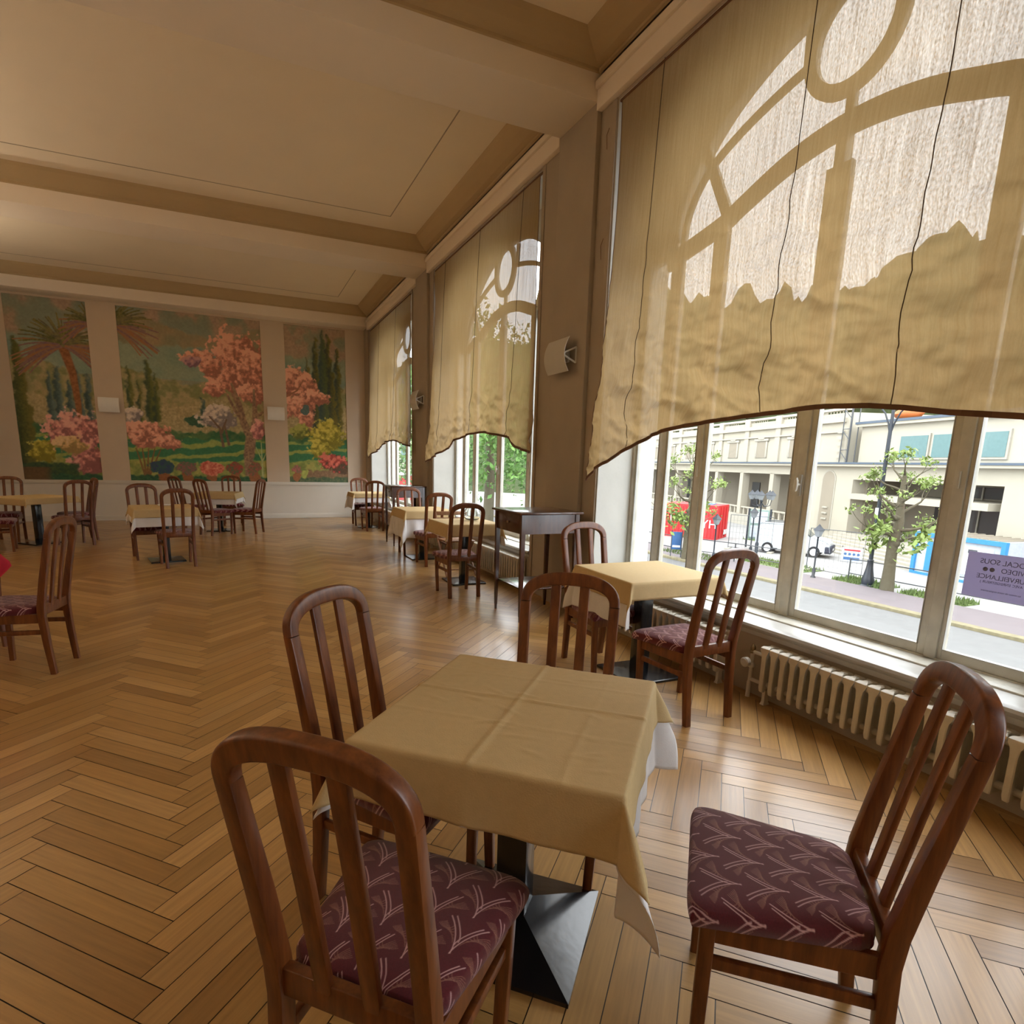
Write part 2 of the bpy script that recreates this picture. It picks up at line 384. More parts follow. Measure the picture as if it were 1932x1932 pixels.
# ---- ceiling: flat fields, cove around each, beams
BEAMS = [(4.95, 5.60), (9.955, 10.605), (14.79, YF), (-.06, .59), (-5.1, -4.45)]
mb = MB()
for y0, y1 in BEAMS: mb.box(XL, XW, y0, y1, ZB, 5.3)
struct('ceiling_beams', mb, M['beam'], bevel=.012)
BAYS = [(.59, 4.95), (5.60, 9.955), (10.605, 14.79), (-4.45, -.06), (YB, -5.1)]
mbf = MB(); mbc = MB(); mbg = MB()
for y0, y1 in BAYS:
    i = .24; j = .16
    prof = [(0, 4.74), (.012, 4.75), (.012, 4.775), (.05, 4.80), (.10, 4.85), (.15, 4.91), (.17, 4.95)]
    rings = []
    for o_, z in prof:
        k = o_ / .17
        rings.append([(XL + i * k, y0 + j * k, z), (XW - .04 - (i - .0) * k, y0 + j * k, z), (XW - .04 - i * k, y1 - j * k, z), (XL + i * k, y1 - j * k, z)])
    mbc.loft(rings, True, False)
    mbf.box(XL, XW + .3, y0, y1, ZC, ZC + .2)
    gx0, gx1, gy0, gy1 = XL + .75, 2.275, y0 + .68, y1 - .66; g = .006
    if gy1 - gy0 < 1: continue
    for (a, b, c, e) in ((gx0, gx1, gy0 - g, gy0 + g), (gx0, gx1, gy1 - g, gy1 + g), (gx0 - g, gx0 + g, gy0, gy1), (gx1 - g, gx1 + g, gy0, gy1)): mbg.box(a, b, c, e, ZC - .004, ZC + .01)
struct('ceiling', mbf, M['ceil']); struct('ceiling_cove', mbc, M['cove']); struct('ceiling_moulding', mbg, M['groove'])

# ---- windows
def arc_ribbon(mb, pts, wdt, x0, x1):
    """bar of given width following pts in the window plane"""
    P = [Vector((p[0], p[1])) for p in pts]; rings = []
    for i, p in enumerate(P):
        t = (P[min(i + 1, len(P) - 1)] - P[max(i - 1, 0)]).normalized(); n = Vector((-t.y, t.x)) * (wdt / 2 if not callable(wdt) else wdt(i) / 2)
        a, b = p + n, p - n; rings.append([(x0, a.x, a.y), (x1, a.x, a.y), (x1, b.x, b.y), (x0, b.x, b.y)])
    mb.loft(rings)
def catmull(pts, k=8):
    out = []; P = [Vector(p) for p in pts]; P = [2 * P[0] - P[1]] + P + [2 * P[-1] - P[-2]]
    for i in range(1, len(P) - 2):
        for j in range(k):
            t = j / k; out.append(.5 * ((2 * P[i]) + (-P[i - 1] + P[i + 1]) * t + (2 * P[i - 1] - 5 * P[i] + 4 * P[i + 1] - P[i + 2]) * t * t + (-P[i - 1] + 3 * P[i] - 3 * P[i + 1] + P[i + 2]) * t ** 3))
    out.append(P[-2]); return out
def make_window(idx, a, b, lite=False):
    o = bpy.data.objects.new('window_%d' % idx, None); COL.objects.link(o); o['kind'] = 'structure'
    yc = 2.84 - 2.8575 + (a + b) / 2
    X0, X1 = 3.455, 3.525; mb = MB()
    posts = [(yc - 1.455, .075), (yc - .965, .06), (yc, .07), (yc + .965, .06), (yc + 1.43, .075)]
    mb.box(X0, X1, a, a + .045, .44, 3.2).box(X0, X1, b - .045, b, .44, 3.2)
    for (y, w_), zt in zip(posts, (3.24, 3.30, 3.52, 3.30, 3.24)): mb.box(X0, X1, y - w_ / 2, y + w_ / 2, .44, zt)
    mb.box(X0, X1, a, b, .43, .475)
    mb.box(XF - .19, X0 + .02, a, b, .40, .468)
    # arched head
    X0_, X0 = X0, X0 + .035
    up = [(-1.6, 3.19), (-1.45, 3.225), (-1.0, 3.31), (-.8, 3.385), (-.4, 3.515), (0, 3.565), (.4, 3.515), (.8, 3.385), (1.0, 3.31), (1.45, 3.225), (1.6, 3.19)]
    arc_ribbon(mb, [(yc + p[0], p[1]) for p in catmull([(u, z - .02 - .012 * (1.5 - abs(u))) for u, z in up])], .135, X0, X1)
    th = [(-1.42, 3.25), (-1.38, 3.5), (-1.2, 3.73), (-.87, 3.885), (-.4, 4.0), (0, 4.03), (.4, 4.0), (.87, 3.885), (1.2, 3.73), (1.38, 3.5), (1.42, 3.25)]
    tp = catmull([(u, z - .015) for u, z in th])
    for sg in (-1, 1): arc_ribbon(mb, [(yc + p[0], p[1]) for p in tp if sg * p[0] > .30], .052, X0, X1)
    arc_ribbon(mb, [(yc + .03 + .29 * math.cos(t * PI / 18), 4.02 + .29 * math.sin(t * PI / 18)) for t in range(37)], .085, X0 - .01, X1)
    for sg in (-1, 1): arc_ribbon(mb, [(yc + sg * 1.25, 3.92), (yc + sg * .95, 3.35)], .085, X0, X1)
    arc_ribbon(mb, [(yc + .0, 3.55), (yc, 3.78)], .06, X0, X1)
    for sg in (-1, 1): arc_ribbon(mb, [(yc + sg * .36, 4.24), (yc + sg * .35, 3.98)], .05, X0, X1)
    out = [(yc + 1.50 * math.cos(t * PI / 40), 3.33 + 1.0 * math.sin(t * PI / 40)) for t in range(41)]
    arc_ribbon(mb, out, .03, X0, X1 + .03)
    X0 = X0_
    mb.build('frame', M['frame'], o, bevel=.004)
    cells = [(a + .045, yc - 1.4925), (yc - 1.4175, yc - .995), (yc - .935, yc - .035), (yc + .035, yc + .935), (yc + .995, yc + 1.3925), (yc + 1.4675, b - .045)]
    for k, (c, e) in enumerate(cells):
        s = MB(); sw = .045 if k in (2, 3) else .022; zt = 3.5; xa, xb = X0 + .012, X0 + .055
        zb = .475
        s.box(xa, xb, c, c + sw, zb, 3.3).box(xa, xb, e - sw, e, zb, 3.3).box(xa, xb, c + sw, e - sw, zb, zb + .055)
        s.build('sash', M['frame'], o, bevel=.003)
        bd = MB(); g = .004
        bd.box(xa - .004, xa + .012, c + sw, c + sw + g, zb + .055, 3.3).box(xa - .004, xa + .012, e - sw - g, e - sw, zb + .055, 3.3).box(xa - .004, xa + .012, c + sw, e - sw, zb + .055, zb + .055 + g)
        bd.build('glazing_bead', M['bead'], o)
        p = MB(); p.add([(xb - .01, c + sw, zb + .05), (xb - .01, e - sw, zb + .05), (xb - .01, e - sw, 3.28), (xb - .01, c + sw, 3.28)], [(0, 1, 2, 3)])
        p.build('pane', M['glass'], o)
    p = MB(); pts = [(X1 - .03, yc + 1.46 * math.cos(t * PI / 30), 3.30 + .96 * math.sin(t * PI / 30)) for t in range(31)]
    p.add(pts, [tuple(range(31))]); p.build('pane', M['glass'], o)
    # sill board with rounded front
    s = MB(); pf = [(XW + .02, .40), (XW - .015, .40), (XW - .02, .43), (XW - .032, .44), (XW - .038, .455), (XW - .03, .47), (XW - .01, .476), (XW + .02, .478), (XW + .26, .455), (XW + .26, .40)]
    s.loft([[(x, y, z) for x, z in pf] for y in (a - .02, b + .02)])
    s.build('sill', M['sill'], o, smooth=30)
    if not lite:
        h = MB(); h.box(X0 - .012, X0, yc - .028, yc - .004, 1.30, 1.44); h.build('lock_plate', M['bead'], o, bevel=.003)
        h = MB(); hx = X0 - .03
        h.tube([(X0, yc - .016, 1.375), (hx - .01, yc - .016, 1.375)], .008)
        h.loft([[(hx - .012 + .009 * math.cos(t * PI / 5), yc - .016 + r * math.sin(t * PI / 5), z) for t in range(10)] for z, r in ((1.33, .004), (1.34, .012), (1.36, .016), (1.40, .014), (1.42, .004))])
        h.build('handle', M['white'], o, smooth=True)
        for sg in (-1, 1):
            for z in (1.44, 2.5):
                h = MB(); h.tube([(X0 - .006, yc + sg * .965 , z - .045), (X0 - .006, yc + sg * .965, z + .045)], .007, 8); h.build('hinge', M['frame'], o, smooth=True)
    return o
for k, (a, b) in enumerate(WIN_Y): make_window(k + 1, a, b, lite=k > 1)

# ---- mural paintings
def paint_field(idx, name, x0, x1, label):
    W_, H_ = x1 - x0, ZM1 - ZM0; st = .011; nx, ny = int(W_ / st), int(H_ / st)
    u, v = np.meshgrid(np.linspace(0, W_, nx), np.linspace(0, H_, ny)); u = u.ravel(); v = v.ravel()
    n1 = fbm(u * 3, v * 3, 11 + idx); n2 = fbm(u * 9, v * 9, 31 + idx); n3 = fbm(u * 28, v * 28, 51 + idx, 2)
    wu = u + (n2 - .47) * .16; wv = v + (fbm(u * 9, v * 9, 77 + idx) - .47) * .16
    C = np.zeros((len(u), 3))
    def put(mask, c, c2=None, k=None):
        c = np.array(c, float); m = np.clip(mask, 0, 1)[:, None]
        if c2 is not None: kk = np.clip(((n3 if k is None else k) - .3) * 3.2, 0, 1)[:, None]; cc = c * (1 - kk) + np.array(c2, float) * kk
        else: cc = c * (.9 + .22 * n3[:, None])
        C[:] = C * (1 - m) + cc * m
    sm = lambda x, w=.03: 1 / (1 + np.exp(-x / w * 4))
    ell = lambda cx, cy, rx, ry, w=.06: sm(1 - np.sqrt(((wu - cx) / rx) ** 2 + ((wv - cy) / ry) ** 2), w)
    def stroke(pts, r, c, c2=None):
        d = np.full(len(u), 9.)
        for k in range(len(pts) - 1):
            a = np.array(pts[k]); b = np.array(pts[k + 1]); ab = b - a; t = np.clip(((u - a[0]) * ab[0] + (v - a[1]) * ab[1]) / (ab @ ab + 1e-9), 0, 1)
            rr = r * (1 - .5 * (k + t) / (len(pts) - 1)); d = np.minimum(d, np.hypot(u - a[0] - t * ab[0], v - a[1] - t * ab[1]) / rr)
        put(sm(1 - d, .25), c, c2)
    def cypress(cx, base, top, w_, c=(46, 62, 44), c2=(84, 88, 40)):
        t = (wv - base) / (top - base); wid = w_ * np.sqrt(np.clip(1 - t, 0, 1)) * (1 - .25 * (1 - np.clip(t, 0, 1)))
        put(sm(wid - np.abs(wu - cx), .04) * sm(wv - base) * (t < 1), c, c2, np.clip(.5 + (u - cx) / w_ * .35 + (n3 - .5) * .5, 0, 1))
    def palm(cx, cy, R, seed):
        rg = random.Random(seed)
        for k in range(84):
            a = PI * (-.18 + 1.36 * ((k * 37) % 84) / 83) + rg.uniform(-.05, .05); L_ = R * rg.uniform(.7, 1.15)
            pts = [(cx, cy)]
            for q in range(1, 6):
                t = q / 5; pts.append((cx + math.cos(a) * L_ * t, cy + math.sin(a) * L_ * t * .95 - .30 * R * t * t))
            low = math.sin(a) < .35
            stroke(pts, .024, ((150, 92, 50), (110, 78, 84))[k % 2] if low else ((70, 72, 36), (104, 98, 48), (84, 78, 56))[k % 3], (126, 92, 70) if low else (110, 100, 56))
    nb1 = fbm(u * 6, v * 6, 91 + idx); nb2 = fbm(u * 16, v * 16, 101 + idx, 3)
    def bloom(cx, cy, rx, ry, dark, mid, light):
        r_ = np.sqrt(((u - cx) / rx) ** 2 + ((v - cy) / ry) ** 2)
        m = sm(1 - r_ + (nb1 - .47) * .9 + (nb2 - .47) * .8, .10)
        k = nb2 + .25 * ((v - cy) / ry) - .15 * (u - cx) / rx
        C2 = np.array(mid, float)[None, :] + 0 * C
        kd = sm(.38 - k, .10)[:, None]; kl = sm(k - .56, .10)[:, None]
        C2 = C2 * (1 - kd) + np.array(dark, float) * kd; C2 = C2 * (1 - kl) + np.array(light, float) * kl
        C[:] = C * (1 - m[:, None]) + C2 * m[:, None]
    PK = ((140, 82, 66), (186, 116, 92), (214, 152, 124)); RS = ((128, 72, 70), (176, 104, 96), (208, 148, 132))
    YL = ((112, 104, 30), (156, 142, 44), (188, 172, 66)); MV = ((112, 100, 96), (160, 142, 130), (194, 176, 158)); RD = ((74, 56, 40), (160, 52, 44), (196, 96, 78))
    # sky, far hills, middle ground
    n3[:] = .5 + (n3 - .47) * .55
    put(np.ones(len(u)), (112, 118, 96), (136, 124, 96), n1); 
    put(sm((n1 - .5), .1) * sm(v - 2.9, .2), (150, 122, 98))
    put(sm(2.35 + .25 * np.sin(u * 1.9 + idx * 2) - wv, .08) * sm(wv - 1.9), (118, 112, 80), (104, 104, 92), n1) if 0 else None
    put(sm(3.32 + .16 * np.sin(u * 2.2 + 1) - wv, .05) * (v > 2.75), (140, 118, 84), (118, 112, 82), n1) if idx == 2 else None
    put(sm(2.9 - wv, .05) * (v > 2.2), (104, 124, 106), (124, 134, 108), n1)
    put(sm(2.28 + .14 * np.sin(u * 2.4 + idx) - wv, .03), (150, 132, 88), (110, 112, 66), n2)
    put(sm(1.75 + .12 * np.sin(u * 3.1 + 2) - wv, .05), (140, 122, 80), (164, 146, 100), n3)
    put(sm(1.12 + .05 * np.sin(u * 4) - wv, .03), (40, 86, 52), (70, 100, 56), n2)
    st_ = np.sin((v - .10 * u) * 26 + n1 * 6)
    put(sm(.95 - wv, .03), (44, 104, 66)); put(sm(.95 - wv, .03) * sm(st_ - .35, .4), (132, 142, 66))
    put(sm(.42 + .06 * np.sin(u * 3) - wv, .03), (150, 146, 70), (104, 118, 54), n2)
    if idx == 1:
        for cx, tp in ((.62, 2.2), (.76, 2.35), (.95, 2.05), (1.1, 2.3), (1.28, 2.2)): cypress(cx, 1.2, tp, .10, (42, 62, 62), (78, 96, 88))
        cypress(.12, .2, 2.85, .22, (52, 62, 32), (92, 88, 38)); stroke([(.93, 2.65), (1.04, 2.2), (1.08, 1.6), (1.08, 1.2)], .085, (112, 64, 36), (140, 84, 48))
        palm(.93, 2.72, .80, 5); palm(1.46, 3.2, .52, 9)
        bloom(.38, .62, .24, .26, *YL); bloom(1.0, 1.0, .55, .42, *RS); bloom(1.15, .5, .32, .42, *RS); bloom(.85, .72, .3, .2, (140, 110, 60), (190, 150, 90), (204, 170, 120))
        put(sm(.34 - wv, .03) * sm(.98 - wu, .05), (30, 58, 42), (54, 74, 40)); put(sm(.12 - wv, .03), (28, 66, 48), (44, 80, 48)); put(sm(.26 - v, .02) * sm(.45 - u, .1), (88, 64, 40))
    if idx == 2:
        palm(-.10, 3.2, .78, 4)
        for cx, tp, w_ in ((.12, 2.42, .09), (.30, 2.15, .06), (.5, 2.6, .13), (.62, 2.3, .08)): cypress(cx, 1.25, tp, w_)
        put(ell(1.45, 1.35, .3, .12), (44, 76, 52)); cypress(1.52, 1.3, 1.85, .08, (40, 64, 60), (60, 84, 76))
        bloom(1.82, 1.45, .40, .30, *MV)
        for pts in ([(1.9, .8), (1.85, 1.2), (1.65, 1.45)], [(1.88, 1.1), (2.0, 1.4)], [(2.02, .85), (1.95, 1.3)]): stroke(pts, .03, (98, 74, 58))
        tk = ((104, 76, 62), (150, 118, 84))
        stroke([(2.45, .12), (2.42, .6), (2.48, 1.05), (2.36, 1.35), (2.28, 1.75), (2.15, 2.1)], .11, *tk); stroke([(2.48, .6), (2.55, 1.1), (2.62, 1.5), (2.62, 2.0)], .085, *tk); stroke([(2.38, 1.35), (2.2, 1.6), (2.05, 1.95)], .045, *tk); stroke([(2.6, 1.45), (2.78, 1.6)], .05, *tk)
        for c in ((2.3, 2.85, .58, .5), (2.1, 2.3, .45, .3), (2.62, 2.5, .38, .5), (1.55, 2.72, .36, .17), (1.75, 2.55, .3, .2), (2.55, 2.0, .3, .22), (1.8, 2.05, .26, .18)): bloom(*c, *PK)
        bloom(1.38, 2.62, .18, .12, (104, 70, 84), (146, 100, 108), (176, 124, 118)); bloom(2.66, 1.2, .18, .22, *RS)
        stroke([(2.42, 1.1), (2.36, 1.45), (2.28, 1.85), (2.15, 2.2)], .05, (104, 76, 62), (150, 118, 84)); stroke([(2.6, 1.5), (2.62, 2.1)], .045, (104, 76, 62), (150, 118, 84))
        bloom(.15, 1.38, .22, .18, *MV); bloom(.35, 1.0, .48, .32, *PK); bloom(.75, .85, .30, .16, *PK)
        for k in range(5): stroke([(.28 + .02 * k, .1), (.15 + .12 * k, .7)], .022, (112, 78, 46))
        stroke([(2.72, .1), (2.72, .9)], .02, (150, 158, 104)); stroke([(2.72, .5), (2.6, .8)], .014, (150, 158, 104)); stroke([(2.72, .45), (2.85, .75)], .014, (150, 158, 104))
        put(sm(.12 - wv, .03), (26, 66, 46), (48, 86, 50))
        for cx, col, c2, r in ((.62, (44, 56, 92), (40, 78, 62), .24), (1.1, (150, 70, 78), (60, 92, 58), .2), (1.62, (176, 60, 46), (196, 130, 100), .26), (2.12, (170, 50, 48), (50, 90, 54), .19), (2.55, (160, 70, 60), (60, 84, 50), .14)):
            put(ell(cx, .1, .11, .12), (130, 76, 44)); put(ell(cx, .30, r, .15), col, c2)
    if idx == 3:
        for cx, tp, w_ in ((.98, 3.5, .16), (.68, 3.42, .14), (1.2, 3.2, .12), (.48, 2.9, .07), (1.05, 2.9, .16)): cypress(cx, 1.2, tp, w_, (44, 58, 52), (92, 86, 38))
        cypress(.85, 1.2, 3.55, .17, (46, 66, 62), (72, 84, 48))
        for c in ((.15, 2.3, .5, .42), (.45, 2.15, .3, .42), (.3, 1.8, .38, .3), (.7, 2.0, .28, .16), (.45, 1.45, .2, .28)): bloom(*c, *PK)
        stroke([(0, 2.0), (.25, 2.15), (.4, 2.4)], .02, (140, 84, 60)); put(ell(.42, 1.72, .1, .1), (70, 90, 88))
        bloom(.3, 1.2, .26, .18, (84, 92, 40), (122, 124, 50), (150, 148, 66)); bloom(.9, 1.15, .44, .38, *YL); bloom(.75, .8, .28, .22, *YL)
        put(sm(.30 - wv, .03) * sm(u - .4, .05), (110, 82, 58), (130, 96, 66))
        bloom(1.05, .5, .34, .2, *RD); bloom(1.2, .42, .24, .24, *RD); put(sm(.1 - wv, .03), (48, 74, 52), (90, 92, 60))
        put(ell(.17, .12, .08, .12), (140, 84, 48)); put(ell(.17, .3, .13, .09), (180, 88, 90), (90, 90, 60)); put(ell(.36, .2, .08, .1), (150, 156, 70))
    C *= (.86 + .28 * n3)[:, None]
    g = C.mean(1, keepdims=True); C[:] = g + (C - g) * .90; C[:] = C * .90 + np.array([15., 13.5, 10.5])
    vs = np.stack([x0 + u, np.full(len(u), YF - .006), ZM0 + v], 1)
    idx_ = np.arange(nx * ny).reshape(ny, nx)
    fs = np.stack([idx_[:-1, :-1], idx_[:-1, 1:], idx_[1:, 1:], idx_[1:, :-1]], -1).reshape(-1, 4)
    me = bpy.data.meshes.new(name); me.from_pydata(vs.tolist(), [], fs.tolist()); setcol(me, lin(np.clip(C, 0, 255)) * np.array([1.8, 1.9, 2.05]))
    o = link(name, me, M['paint']); tag(o, label, 'mural', 'painted garden murals on the far wall')
paint_field(1, 'mural_painting', *FIELDS[0], 'left garden mural with a palm tree and pink blossom bushes')
paint_field(2, 'mural_painting', *FIELDS[1], 'wide middle garden mural with a tall pink blossoming tree over a green lawn')
paint_field(3, 'mural_painting', *FIELDS[2], 'right garden mural with dark cypresses and a yellow bush')
# ================================================================== CURTAINS
def curtain(label, top, edgeL, edgeR, hem, cords, seed, wr=.35, group='ochre curtains over the tall windows'):
    """edge/hem data are (Y, z) taken where the cloth hangs about 3.0 m from the room axis"""
    root = thing('curtain', label, 'curtain', (3.0, 0, 0), 0, group)
    nx, nz = int((top[0] - top[1]) / .016), 170
    eL = sorted(edgeL, key=lambda p: p[1]); eR = sorted(edgeR, key=lambda p: p[1])
    hy = [h[0] for h in hem][::-1]; hz = [h[1] for h in hem][::-1]
    U, T = np.meshgrid(np.linspace(0, 1, nx), np.linspace(0, 1, nz))      # u: far edge -> near edge, t: top -> hem
    yh = hem[0][0] + (hem[-1][0] - hem[0][0]) * U; zh = np.interp(yh, hy, hz)
    Z = 4.42 + (zh - 4.42) * T
    yl = np.interp(Z, [p[1] for p in eL], [p[0] for p in eL]); yr = np.interp(Z, [p[1] for p in eR], [p[0] for p in eR])
    Y = yl + (yr - yl) * U
    X = 3.092 - .10 * T ** .8 - .035 * T ** 3 * ((1 - U) ** 6 + U ** 6)
    Yr = Y * X / 3.0; Zr = 1.47 + (Z - 1.47) * X / 3.0; Zr = np.where(T < .02, np.minimum(Zr, 4.45), Zr)
    f = .010 * np.sin(Yr * 9 + seed) * (.3 + .7 * T) + .016 * (fbm(Yr * 2.2, Zr * .5, seed) - .47)
    fold = np.abs(fbm(Yr * 1.9 + Zr * 1.1, Zr * 4.2 - Yr * 1.5, seed + 5) - .47)
    f += -.26 * fold * np.clip((T - wr) / (1 - wr), 0, 1) ** 1.3 + .08 * (fbm(Yr * 5, Zr * 5, seed + 9) - .47) * np.clip((T - wr) / (1 - wr), 0, 1)
    X = X + np.clip(f, -.06, .02) * np.clip(T * 6, 0, 1)
    n = X.size; vs = np.stack([X.ravel() - 3.0, Yr.ravel(), Zr.ravel()], 1); I = np.arange(n).reshape(nz, nx)
    fs = np.stack([I[:-1, :-1], I[1:, :-1], I[1:, 1:], I[:-1, 1:]], -1).reshape(-1, 4)
    me = bpy.data.meshes.new('cloth'); me.from_pydata(vs.tolist(), [], fs.tolist()); me.polygons.foreach_set('use_smooth', [True] * len(fs))
    link('cloth', me, M['curtain'], root)
    hm = MB(); P = vs.reshape(nz, nx, 3)[-1]; hm_r = []
    for p in P[::3]: hm_r.append([(p[0] - .006, p[1], p[2] - .012), (p[0] + .006, p[1], p[2] - .012), (p[0] + .006, p[1], p[2] + .014), (p[0] - .006, p[1], p[2] + .014)])
    hm.loft(hm_r).build('hem', M['hem'], root)
    G = vs.reshape(nz, nx, 3)
    for side in (0, -1):
        e = MB(); e.tube([tuple(G[k, side]) for k in range(0, nz, 4)], .0035, 5); e.build('edge_seam', M['hem'], root)
    for cy in cords:
        k = int(np.argmin(np.abs(G[nz // 3, :, 1] - cy))); c = MB()
        c.tube([(G[r, k, 0] - .006, cy + .004 * math.sin(r * .05), G[r, k, 2]) for r in range(0, nz, 3)], .0028, 5); c.build('pull_cord', M['cord'], root)
    rod = MB(); rod.tube([(.09, top[0] + .02, 4.425), (.09, top[1] - .02, 4.425)], .012, 8); rod.build('curtain_rod', M['hem'], root, smooth=True)
    return root
curtain('huge wrinkled ochre curtain in the foreground, over the nearest window', (4.66, 1.03),
        [(4.53, 4.42), (4.52, 4.1), (4.52, 3.52), (4.55, 2.88), (4.62, 2.19), (4.73, 1.6), (4.79, 1.33)],
        [(1.03, 4.42), (1.03, 2.5), (.98, 1.5)],
        [(4.79, 1.33), (4.56, 1.45), (4.29, 1.56), (4.04, 1.65), (3.72, 1.73), (3.28, 1.78), (2.82, 1.80), (2.35, 1.812), (2.11, 1.80), (1.94, 1.78), (1.70, 1.74), (1.43, 1.71), (1.2, 1.62), (.98, 1.45)],
        [4.12, 2.77, 1.98], 3)
curtain('ochre curtain on the middle window, between the two dark side tables', (9.66, 6.06),
        [(9.45, 4.42), (9.40, 3.9), (9.46, 3.3), (9.56, 2.89), (9.66, 2.1), (9.78, 1.45)],
        [(5.93, 4.42), (5.95, 3.5), (5.94, 2.44), (5.90, 1.58)],
        [(9.78, 1.45), (9.2, 1.57), (8.45, 1.70), (8.36, 1.78), (7.84, 1.84), (7.26, 1.85), (6.8, 1.80), (6.38, 1.75), (6.34, 1.66), (5.90, 1.58)],
        [9.15, 7.75, 6.48], 17, .66)
curtain('farthest ochre curtain, next to the wall with the murals', (14.66, 11.07),
        [(14.35, 4.42), (14.45, 3.0), (14.55, 2.2), (14.75, 1.50)],
        [(10.82, 4.42), (10.88, 2.5), (10.81, 1.72)],
        [(14.75, 1.50), (13.9, 1.62), (13.15, 1.74), (12.8, 1.83), (12.41, 1.85), (12.0, 1.85), (11.54, 1.79), (10.81, 1.72)],
        [13.7, 12.2], 29, .8)

# ================================================================== RADIATORS
def sec_mesh(zb, zt):
    s = MB(); rings = []
    def outline(wf, wm, dx):
        pts = [(-dx, -wf * .7), (-dx * .92, -wf), (-dx * .62, -wf * .9), (-dx * .35, -wm), (dx * .35, -wm), (dx * .62, -wf * .9), (dx * .92, -wf), (dx, -wf * .7)]
        return pts + [(x, -y) for x, y in pts[::-1]]
    for z, wf, wm, dx in ((zb, .006, .004, .040), (zb + .008, .012, .005, .052), (zb + .03, .0155, .006, .056), (zt - .085, .0155, .006, .056), (zt - .05, .019, .008, .056), (zt - .025, .031, .014, .056), (zt - .008, .033, .018, .052), (zt, .026, .012, .040)):
        rings.append([(x, y, z) for x, y in outline(wf, wm, dx)])
    s.loft(rings)
    for z in (zb + .045, zt - .045): s.tube([(0, -.0345, z), (0, .0345, z)], .017, 10)
    return s.mesh('section', smooth=40)
SEC = sec_mesh(.085, .382); SEC.materials.append(M['rad'])
def radiator(label, y0, y1, valve=None):
    root = thing('radiator', label, 'radiator', (3.008, (y0 + y1) / 2, 0), 0, 'cast iron radiators under the windows')
    n = int((y1 - y0) / .069)
    for k in range(n): link('section', SEC, None, root, (0, (k - (n - 1) / 2) * .069, 0))
    for k in (0, n - 1):
        ft = MB(); yy = (k - (n - 1) / 2) * .069
        ft.loft([[(x * s_, yy + y * s_, z) for x, y in ((-.02, -.012), (.02, -.012), (.02, .012), (-.02, .012))] for z, s_ in ((.0, 1.3), (.02, .9), (.10, .9))]); ft.build('foot', M['rad'], root)
    if valve:
        sg = valve; ye = sg * (n / 2 * .069)
        v = MB(); v.tube([(0, ye - .005 * sg, .125), (0, ye + .10 * sg, .125), (0, ye + .105 * sg, .10), (0, ye + .105 * sg, .0)], .0125, 10); v.build('pipe', M['rad'], root, smooth=True)
        v = MB(); v.tube([(0, ye + .01 * sg, .31), (0, ye + .085 * sg, .31), (0, ye + .10 * sg, .29), (0, ye + .10 * sg, .17), (0, ye + .10 * sg, .0)], .012, 10).lathe([(.019, 0), (.024, .006), (.024, .022), (.017, .03)], 10, (0, ye + .10 * sg, .205)); v.build('supply_pipe', M['rad'], root, smooth=True)
        v = MB(); v.lathe([(.016, 0), (.021, .01), (.013, .02), (.019, .034), (.012, .05), (.004, .062)], 12, (0, ye + .10 * sg, .30)); v.build('valve', M['brass'], root, smooth=True)
        v = MB(); v.loft([[(-.02 - d, ye + .10 * sg + r * math.cos(t * PI / 8), .245 + r * math.sin(t * PI / 8)) for t in range(16)] for d, r in ((0, .012), (.012, .014), (.016, .030), (.045, .032), (.052, .024))]); v.build('valve_knob', M['white'], root, smooth=30)
    return root
radiator('long white radiator in front under the nearest window, behind the foreground chair', 1.02, 2.58, 1)
radiator('white radiator under the nearest window, behind the seat of the chair beside it', 2.86, 4.64)
radiator('white radiator under the middle window, seen through the near side table', 6.05, 7.6)
radiator('white radiator under the middle window, behind the far chairs of the row', 7.8, 9.6)
radiator('white radiator under the farthest window', 11.1, 14.2)

